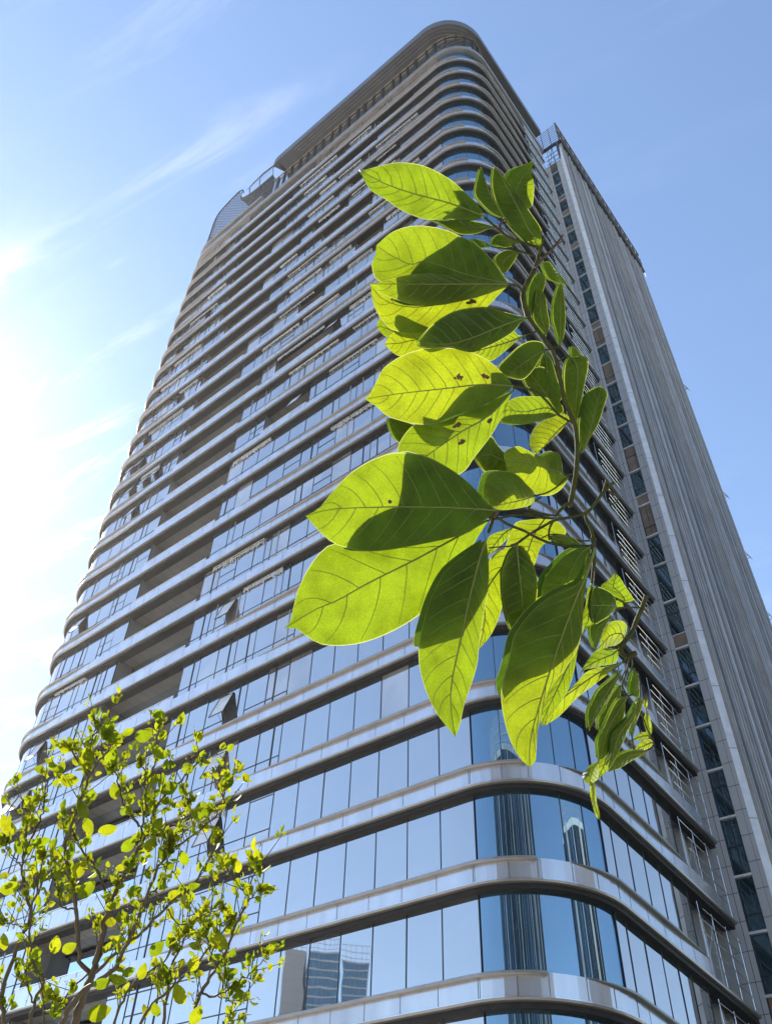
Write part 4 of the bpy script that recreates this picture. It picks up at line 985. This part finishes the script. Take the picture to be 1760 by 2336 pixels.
# ------------------------------------------------------------------ shrub at the lower left
SX = (0, 1600, .3959)
ROOT = np.array([-.36, 2.75, 0.0])
shrub = empty('young_tree', tuple(ROOT)); tag(shrub, 'young twiggy tree with small round yellow-green leaves in the lower left corner', 'tree')
rs = random.Random(12)
trunk = MB(); crown = MB(); buds = MB()
def sp(p, z): return at(SX[0] + SX[2] * p[0], SX[1] + SX[2] * p[1], z)
TWIGS = []
def limb(pts, r0, r1, z0, z1, root=False):
    n = max(10, len(pts) * 4); q = catmull(pts, n); P_ = [sp(p, z0 + (z1 - z0) * i / (n - 1)) for i, p in enumerate(q)]
    P_ = [p + np.array([rs.gauss(0, .002), rs.gauss(0, .002), rs.gauss(0, .002)]) for p in P_]
    R__ = [1.22 * (r0 + (r1 - r0) * i / (n - 1)) * SX[2] / F * z0 * (1 + .10 * rs.uniform(-1, 1)) for i in range(n)]
    if root:
        a = P_[0]; ex = [ROOT + (a - ROOT) * w + np.array([0, 0, 0]) for w in (0, .3, .6, .85)]
        P_ = ex + P_; R__ = [R__[0] * q for q in (2.6, 1.7, 1.3, 1.08)] + R__
    trunk.tube(P_, R__, 7)
    TWIGS.append((P_[4 if root else 0:], r1))
    return P_
def sleaf(p, d, nrm, L, W, cup=.25, droop=.2):
    d = unit(d); nrm = unit(nrm - d * (nrm @ d)); s = np.cross(d, nrm); rows = []; uv = []
    nn = 7
    for i in range(nn):
        t = i / (nn - 1); w = W * (math.sin(math.pi * min(1, t * .94 + .05)) ** .75) * (1 - .15 * t) if 0 < i < nn - 1 else W * .04
        c = p + d * (L * t) - nrm * (droop * L * t * t)
        rows.append([c + s * (w * v) + nrm * (cup * w * abs(v) ** 1.5) for v in (-1, -.5, 0, .5, 1)]); uv.append([(t, v) for v in (-1, -.5, 0, .5, 1)])
    crown.grid(rows, uv)
def rnd(): return unit(np.array([rs.gauss(0, 1), rs.gauss(0, 1), rs.gauss(0, 1)]))
def cluster(p, d, n=7, s=1.0):
    for i in range(n):
        a = unit(d * .9 + rnd() * .95 + np.array([0, 0, .15])); L = s * rs.choice([.010, .014, .018, .024, .031, .040]) * rs.uniform(.8, 1.15)
        st = p + rnd() * .009 - d * rs.uniform(0, .03)
        sleaf(st, a, unit(-FWD * .6 + rnd()), L, L * rs.uniform(.28, .42), rs.uniform(.0, .7), rs.uniform(-.1, .6))
    for i in range(rs.choice([0, 0, 1, 2])):
        q = p + d * .006 + rnd() * .006
        buds.tube([q, q + unit(d + rnd() * .5) * .005], [.0016, .0009], 5)
MAINS = [
 ([(430, 1880), (480, 1680), (520, 1600), (545, 1530), (600, 1300), (640, 1150), (670, 1080), (695, 1030)], 20, 10, 2.50, 2.46, True),
 ([(340, 1880), (430, 1720), (520, 1640), (640, 1560), (720, 1420), (800, 1250), (850, 1120), (900, 980), (960, 880), (1000, 780)], 13, 5, 2.46, 2.36, True),
 ([(10, 1720), (20, 1640), (80, 1470), (150, 1300), (180, 1200), (140, 1080), (130, 950), (150, 780), (160, 640), (190, 560)], 11, 4, 2.55, 2.62, False),
 ([(170, 1880), (200, 1740), (250, 1600), (190, 1500), (180, 1200), (220, 1080), (250, 870)], 8, 4, 2.52, 2.58, True),
 ([(135, 900), (200, 750), (250, 620), (265, 520), (330, 420), (300, 360)], 6, 2, 2.60, 2.66, False),
 ([(525, 1590), (470, 1500), (450, 1350), (440, 1200), (400, 1000), (372, 850), (400, 760), (430, 660), (480, 530), (510, 440), (450, 340), (395, 255)], 12, 4, 2.49, 2.42, False),
 ([(510, 440), (560, 360), (640, 250), (620, 170)], 6, 3, 2.42, 2.40, False),
 ([(510, 440), (500, 330), (515, 240), (548, 150), (565, 95)], 6, 3, 2.42, 2.44, False),
 ([(622, 1170), (600, 1080), (560, 970), (470, 850), (425, 770)], 8, 4, 2.47, 2.55, False),
 ([(675, 1075), (740, 950), (800, 850), (860, 740), (900, 620), (980, 510), (1060, 450), (1110, 380), (1180, 330)], 9, 3, 2.46, 2.38, False),
 ([(812, 800), (830, 640), (835, 480), (835, 400), (800, 330)], 6, 2.5, 2.42, 2.46, False),
 ([(800, 720), (720, 600), (690, 520), (680, 460), (640, 330)], 6, 2.5, 2.44, 2.50, False),
 ([(885, 430), (895, 250), (915, 170), (925, 110)], 5, 2, 2.42, 2.45, False),
 ([(800, 850), (950, 740), (1060, 660), (1090, 560)], 6, 2.5, 2.44, 2.38, False),
 ([(930, 900), (1040, 820), (1150, 740), (1270, 640), (1300, 510), (1315, 450)], 6, 2.5, 2.40, 2.34, False),
 ([(560, 1560), (700, 1420), (820, 1330), (960, 1190), (1100, 1060), (1160, 980), (1220, 880), (1245, 760)], 8, 3, 2.47, 2.32, False),
 ([(1090, 1880), (1150, 1700), (1200, 1600), (1270, 1500), (1340, 1330), (1400, 1200), (1430, 1120), (1380, 1080), (1325, 1000), (1290, 930)], 10, 3, 2.44, 2.36, True),
 ([(1400, 1200), (1470, 1110), (1530, 1080)], 5, 2, 2.38, 2.36, False),
 ([(1410, 1130), (1460, 1020), (1500, 930)], 4, 2, 2.37, 2.36, False),
 ([(1160, 1680), (1240, 1700), (1370, 1620), (1470, 1540), (1560, 1430)], 6, 2, 2.42, 2.36, False),
 ([(940, 1880), (960, 1700), (1000, 1500), (1080, 1340), (1110, 1290)], 8, 3, 2.45, 2.40, True),
 ([(800, 1880), (870, 1750), (1000, 1640), (1150, 1500), (1240, 1380), (1320, 1280)], 8, 3, 2.42, 2.36, True),
 ([(960, 1190), (1040, 1290), (1170, 1230), (1300, 1180)], 4, 2, 2.40, 2.36, False),
 ([(205, 1740), (140, 1620), (110, 1580)], 5, 3, 2.52, 2.52, False),
 ([(260, 1880), (250, 1700), (220, 1560), (190, 1480)], 6, 3, 2.55, 2.60, True),
 ([(650, 1880), (720, 1700), (800, 1600), (960, 1480), (1010, 1380)], 7, 3, 2.45, 2.44, True),
 ([(30, 1880), (15, 1760), (10, 1720)], 12, 11, 2.55, 2.55, True),
 ([(130, 950), (80, 890), (30, 840), (10, 800)], 4, 2, 2.60, 2.62, False),
 ([(150, 1300), (60, 1280), (0, 1260)], 4, 2, 2.56, 2.60, False),
 ([(860, 1120), (940, 1040), (960, 960), (975, 860)], 4, 2, 2.40, 2.36, False),
 ([(440, 1200), (350, 1180), (345, 1120), (300, 1000), (310, 900)], 5, 2, 2.49, 2.55, False),
 ([(545, 1530), (430, 1640), (300, 1800)], 5, 3, 2.50, 2.46, False),
 ([(1200, 1600), (1220, 1480), (1190, 1330), (1210, 1250)], 4, 2, 2.44, 2.46, False),
 ([(1250, 1700), (1330, 1720), (1400, 1700)], 3, 2, 2.42, 2.38, False),
 ([(1270, 1880), (1300, 1840), (1330, 1830)], 4, 2, 2.42, 2.40, True),
]
for a in MAINS: limb(*a)
main_n = len(TWIGS)
for P_, r1 in TWIGS[:main_n]:
    N = len(P_); d = unit(P_[-1] - P_[-2])
    cluster(P_[-1], d, 15, .85)
    for i in range(3, N - 1):
        if r1 >= 4 and i < N * .30: continue
        if rs.random() < .55:
            d = unit(P_[i + 1] - P_[i - 1]); sd_ = unit(rnd() + d * .8 + UP * .5)
            L = rs.uniform(.02, .10); q = P_[i] + sd_ * L * .5 + UP * .006; e = P_[i] + sd_ * L + UP * .016
            trunk.tube([P_[i], q, e], [.0013, .0011, .0008], 5)
            cluster(e, unit(e - q), rs.choice([4, 5, 7]), .78)
            if rs.random() < .5: cluster(q, sd_, 3, .8)
        elif rs.random() < .4: cluster(P_[i], unit(rnd() + UP), 2, .9)
# the larger, clearly separate leaves
for x, y, L, ang, z in ((500, 325, 140, 80, 2.40), (620, 160, 120, 60, 2.38), (650, 200, 130, 150, 2.39), (830, 195, 105, 15, 2.42), (645, 315, 110, 70, 2.44), (405, 450, 110, 5, 2.43), (660, 520, 90, 100, 2.44), (480, 625, 105, 105, 2.42),
                      (505, 715, 90, 110, 2.44), (35, 715, 125, 120, 2.55), (105, 840, 90, 110, 2.55), (230, 820, 115, 10, 2.56), (455, 970, 115, 50, 2.36), (1315, 455, 95, 85, 2.34), (905, 715, 105, 60, 2.36), (500, 1090, 120, 40, 2.36),
                      (680, 1370, 105, -10, 2.35), (55, 1080, 110, 15, 2.55), (990, 790, 100, 75, 2.36), (1265, 1385, 120, -40, 2.34), (1560, 1420, 80, 50, 2.36), (1115, 1510, 95, 70, 2.36), (570, 1800, 140, 15, 2.36), (1130, 1810, 120, 60, 2.34),
                      (905, 1420, 110, 45, 2.36), (1362, 945, 85, 110, 2.36), (1340, 1550, 75, 20, 2.36), (1540, 1080, 75, 10, 2.36), (1440, 1085, 55, 60, 2.36), (910, 290, 100, -50, 2.42), (320, 470, 45, 60, 2.44), (20, 1390, 90, 100, 2.5),
                      (320, 1400, 110, 80, 2.46), (400, 1420, 90, 30, 2.46), (210, 1450, 90, 40, 2.46), (590, 1620, 110, 20, 2.36), (680, 1600, 110, -10, 2.36), (820, 1560, 90, 70, 2.38), (900, 1770, 90, 100, 2.36), (1050, 1710, 80, 60, 2.38),
                      (1200, 960, 75, 20, 2.34), (1120, 1060, 80, 20, 2.34), (1060, 900, 90, 110, 2.36), (860, 830, 90, 60, 2.38), (740, 830, 100, 40, 2.38), (620, 740, 110, 10, 2.40), (400, 880, 80, 70, 2.42), (330, 990, 80, 100, 2.46),
                      (280, 1690, 80, 60, 2.46), (1370, 1700, 70, 10, 2.36), (780, 1090, 90, 20, 2.38), (930, 1050, 90, 100, 2.38), (740, 1560, 80, 30, 2.36), (640, 1180, 70, 20, 2.4), (1030, 1690, 110, 110, 2.34), (890, 450, 80, 40, 2.4), (980, 500, 100, 30, 2.38)):
    d = RIGHT * math.cos(R_(ang)) + UP * math.sin(R_(ang)); c = sp((x, y), z); Lm = L * SX[2] / F * z * 1.05
    sleaf(c - d * Lm / 2, d + FWD * rs.uniform(-.25, .25), -FWD + rnd() * .35, Lm, Lm * rs.uniform(.30, .38), rs.uniform(.02, .22), rs.uniform(-.1, .2))
trunk.build('trunk', MAT['shrub_bark'], shrub, smooth=True, base=ROOT)
crown.build('crown', MAT['shrub_leaf'], shrub, smooth=True, base=ROOT)
buds.build('flower_buds', MAT['shrub_bud'], shrub, smooth=True, base=ROOT)
print('crown faces', len(crown.f))

# ------------------------------------------------------------------ sun, sky, clouds
EL = math.asin(SUN[2]); AZ = math.atan2(SUN[0], SUN[1])
sun = bpy.data.lights.new('sun', 'SUN'); sun.energy = 4.8; sun.angle = R_(.53); sun.color = (1.0, .94, .84)
so = bpy.data.objects.new('sun', sun); COL.objects.link(so)
so.rotation_euler = Vector(-SUN).to_track_quat('-Z', 'Y').to_euler()
w = bpy.data.worlds.new('World'); scn.world = w; w.use_nodes = True
nt = w.node_tree; nt.nodes.clear()
class WN(NT):
    def __init__(s, t): s.t = t
W_ = WN(nt)
out = nt.nodes.new('ShaderNodeOutputWorld')
sky = nt.nodes.new('ShaderNodeTexSky'); sky.sky_type = 'NISHITA'; sky.sun_disc = False
sky.sun_elevation = EL; sky.sun_rotation = AZ; sky.air_density = 1.0; sky.dust_density = .04; sky.ozone_density = .55; sky.altitude = 20
tc = W_.n('TexCoord'); sx = W_.n('SeparateXYZ'); W_.set(sx.inputs[0], tc.outputs['Generated'])
zz = W_.math('MAXIMUM', sx.outputs[2], .08)
px_ = W_.math('DIVIDE', sx.outputs[0], zz); py_ = W_.math('DIVIDE', sx.outputs[1], zz)
# cirrus: streaks drawn out along one wind direction on a high plane
wx, wy = .80, -.60
al = W_.math('ADD', W_.math('MULTIPLY', px_, wx), W_.math('MULTIPLY', py_, wy))
ac = W_.math('ADD', W_.math('MULTIPLY', px_, -wy), W_.math('MULTIPLY', py_, wx))
cv = W_.n('CombineXYZ'); W_.set(cv.inputs[0], W_.math('MULTIPLY', al, 2.6)); W_.set(cv.inputs[1], W_.math('MULTIPLY', ac, 13.0)); cv.inputs[2].default_value = 3.7
n1 = W_.n('TexNoise'); W_.set(n1.inputs['Vector'], cv); n1.inputs['Scale'].default_value = 1.0; n1.inputs['Detail'].default_value = 7; n1.inputs['Roughness'].default_value = .60; n1.inputs['Distortion'].default_value = .55
cv2 = W_.n('CombineXYZ'); W_.set(cv2.inputs[0], W_.math('MULTIPLY', px_, 1.3)); W_.set(cv2.inputs[1], W_.math('MULTIPLY', py_, 1.3)); cv2.inputs[2].default_value = 1.3
n2 = W_.n('TexNoise'); W_.set(n2.inputs['Vector'], cv2); n2.inputs['Scale'].default_value = 1.0; n2.inputs['Detail'].default_value = 3
dotn = W_.n('VectorMath', operation='DOT_PRODUCT'); W_.set(dotn.inputs[0], tc.outputs['Generated']); dotn.inputs[1].default_value = tuple(SUN)
near = W_.math('POWER', W_.math('MAXIMUM', dotn.outputs['Value'], 0.0), 7.0)
near2 = W_.math('POWER', W_.math('MAXIMUM', dotn.outputs['Value'], 0.0), 60.0)
def rmp(x, a, b):
    nd = W_.n('MapRange'); nd.interpolation_type = 'SMOOTHSTEP'; W_.set(nd.inputs[0], x); nd.inputs[1].default_value = a; nd.inputs[2].default_value = b; return nd.outputs[0]
streak = W_.math('MULTIPLY', rmp(n1.outputs[0], .49, .72), rmp(n2.outputs[0], .32, .60))
# one long contrail-like streak, broken up by the noise
dl_ = W_.math('SUBTRACT', ac, W_.math('MULTIPLY_ADD', n2.outputs[0], .05, .222))
ln = W_.math('EXPONENT', W_.math('MULTIPLY', W_.math('MULTIPLY', dl_, dl_), -3600.0))
ln = W_.math('MULTIPLY', ln, rmp(n1.outputs[0], .43, .66))
ln = W_.math('MULTIPLY', ln, rmp(W_.math('MULTIPLY', al, -1.0), .02, .5))
cover = W_.math('ADD', W_.math('MULTIPLY', streak, W_.math('MULTIPLY_ADD', near, .75, .05)), W_.math('MULTIPLY', ln, .27))
veil = W_.math('MULTIPLY', near2, W_.math('MULTIPLY_ADD', n1.outputs[0], 1.0, -.34))
dens = W_.math('ADD', cover, veil, clamp=True)
cloudc = W_.n('MixRGB'); W_.set(cloudc.inputs[0], near); cloudc.inputs[1].default_value = (4.2, 4.6, 5.4, 1); cloudc.inputs[2].default_value = (6.2, 5.8, 5.2, 1)
mixc = W_.n('MixRGB'); W_.set(mixc.inputs[0], dens); W_.set(mixc.inputs[1], sky.outputs[0]); W_.set(mixc.inputs[2], cloudc)
bg = nt.nodes.new('ShaderNodeBackground'); bg.inputs['Strength'].default_value = .15
W_.set(bg.inputs['Color'], mixc); nt.links.new(bg.outputs[0], out.inputs[0])

scn.view_settings.view_transform = 'Standard'; scn.view_settings.look = 'None'; scn.view_settings.gamma = 1; scn.view_settings.use_curve_mapping = False
scn.view_settings.exposure = 1.0
scn.render.engine = 'CYCLES'
scn.cycles.max_bounces = 10; scn.cycles.transmission_bounces = 8; scn.cycles.diffuse_bounces = 4; scn.cycles.glossy_bounces = 5

# ------------------------------------------------------------------ haze volume added to stand in for lens glare
GLARE_HAZE = 1
if GLARE_HAZE:
    m = MB(); m.box((-480, -420, -1), (960, 0, 0), (0, 900, 0), (0, 0, 150))
    t = NT('glare_haze_volume'); pv = t.n('VolumePrincipled'); pv.inputs['Color'].default_value = (1, .95, .88, 1); pv.inputs['Density'].default_value = .00015; pv.inputs['Anisotropy'].default_value = .78
    t.t.links.new(pv.outputs[0], t.out.inputs['Volume'])
    tag(m.build('glare_haze', t.mat), kind='stuff')
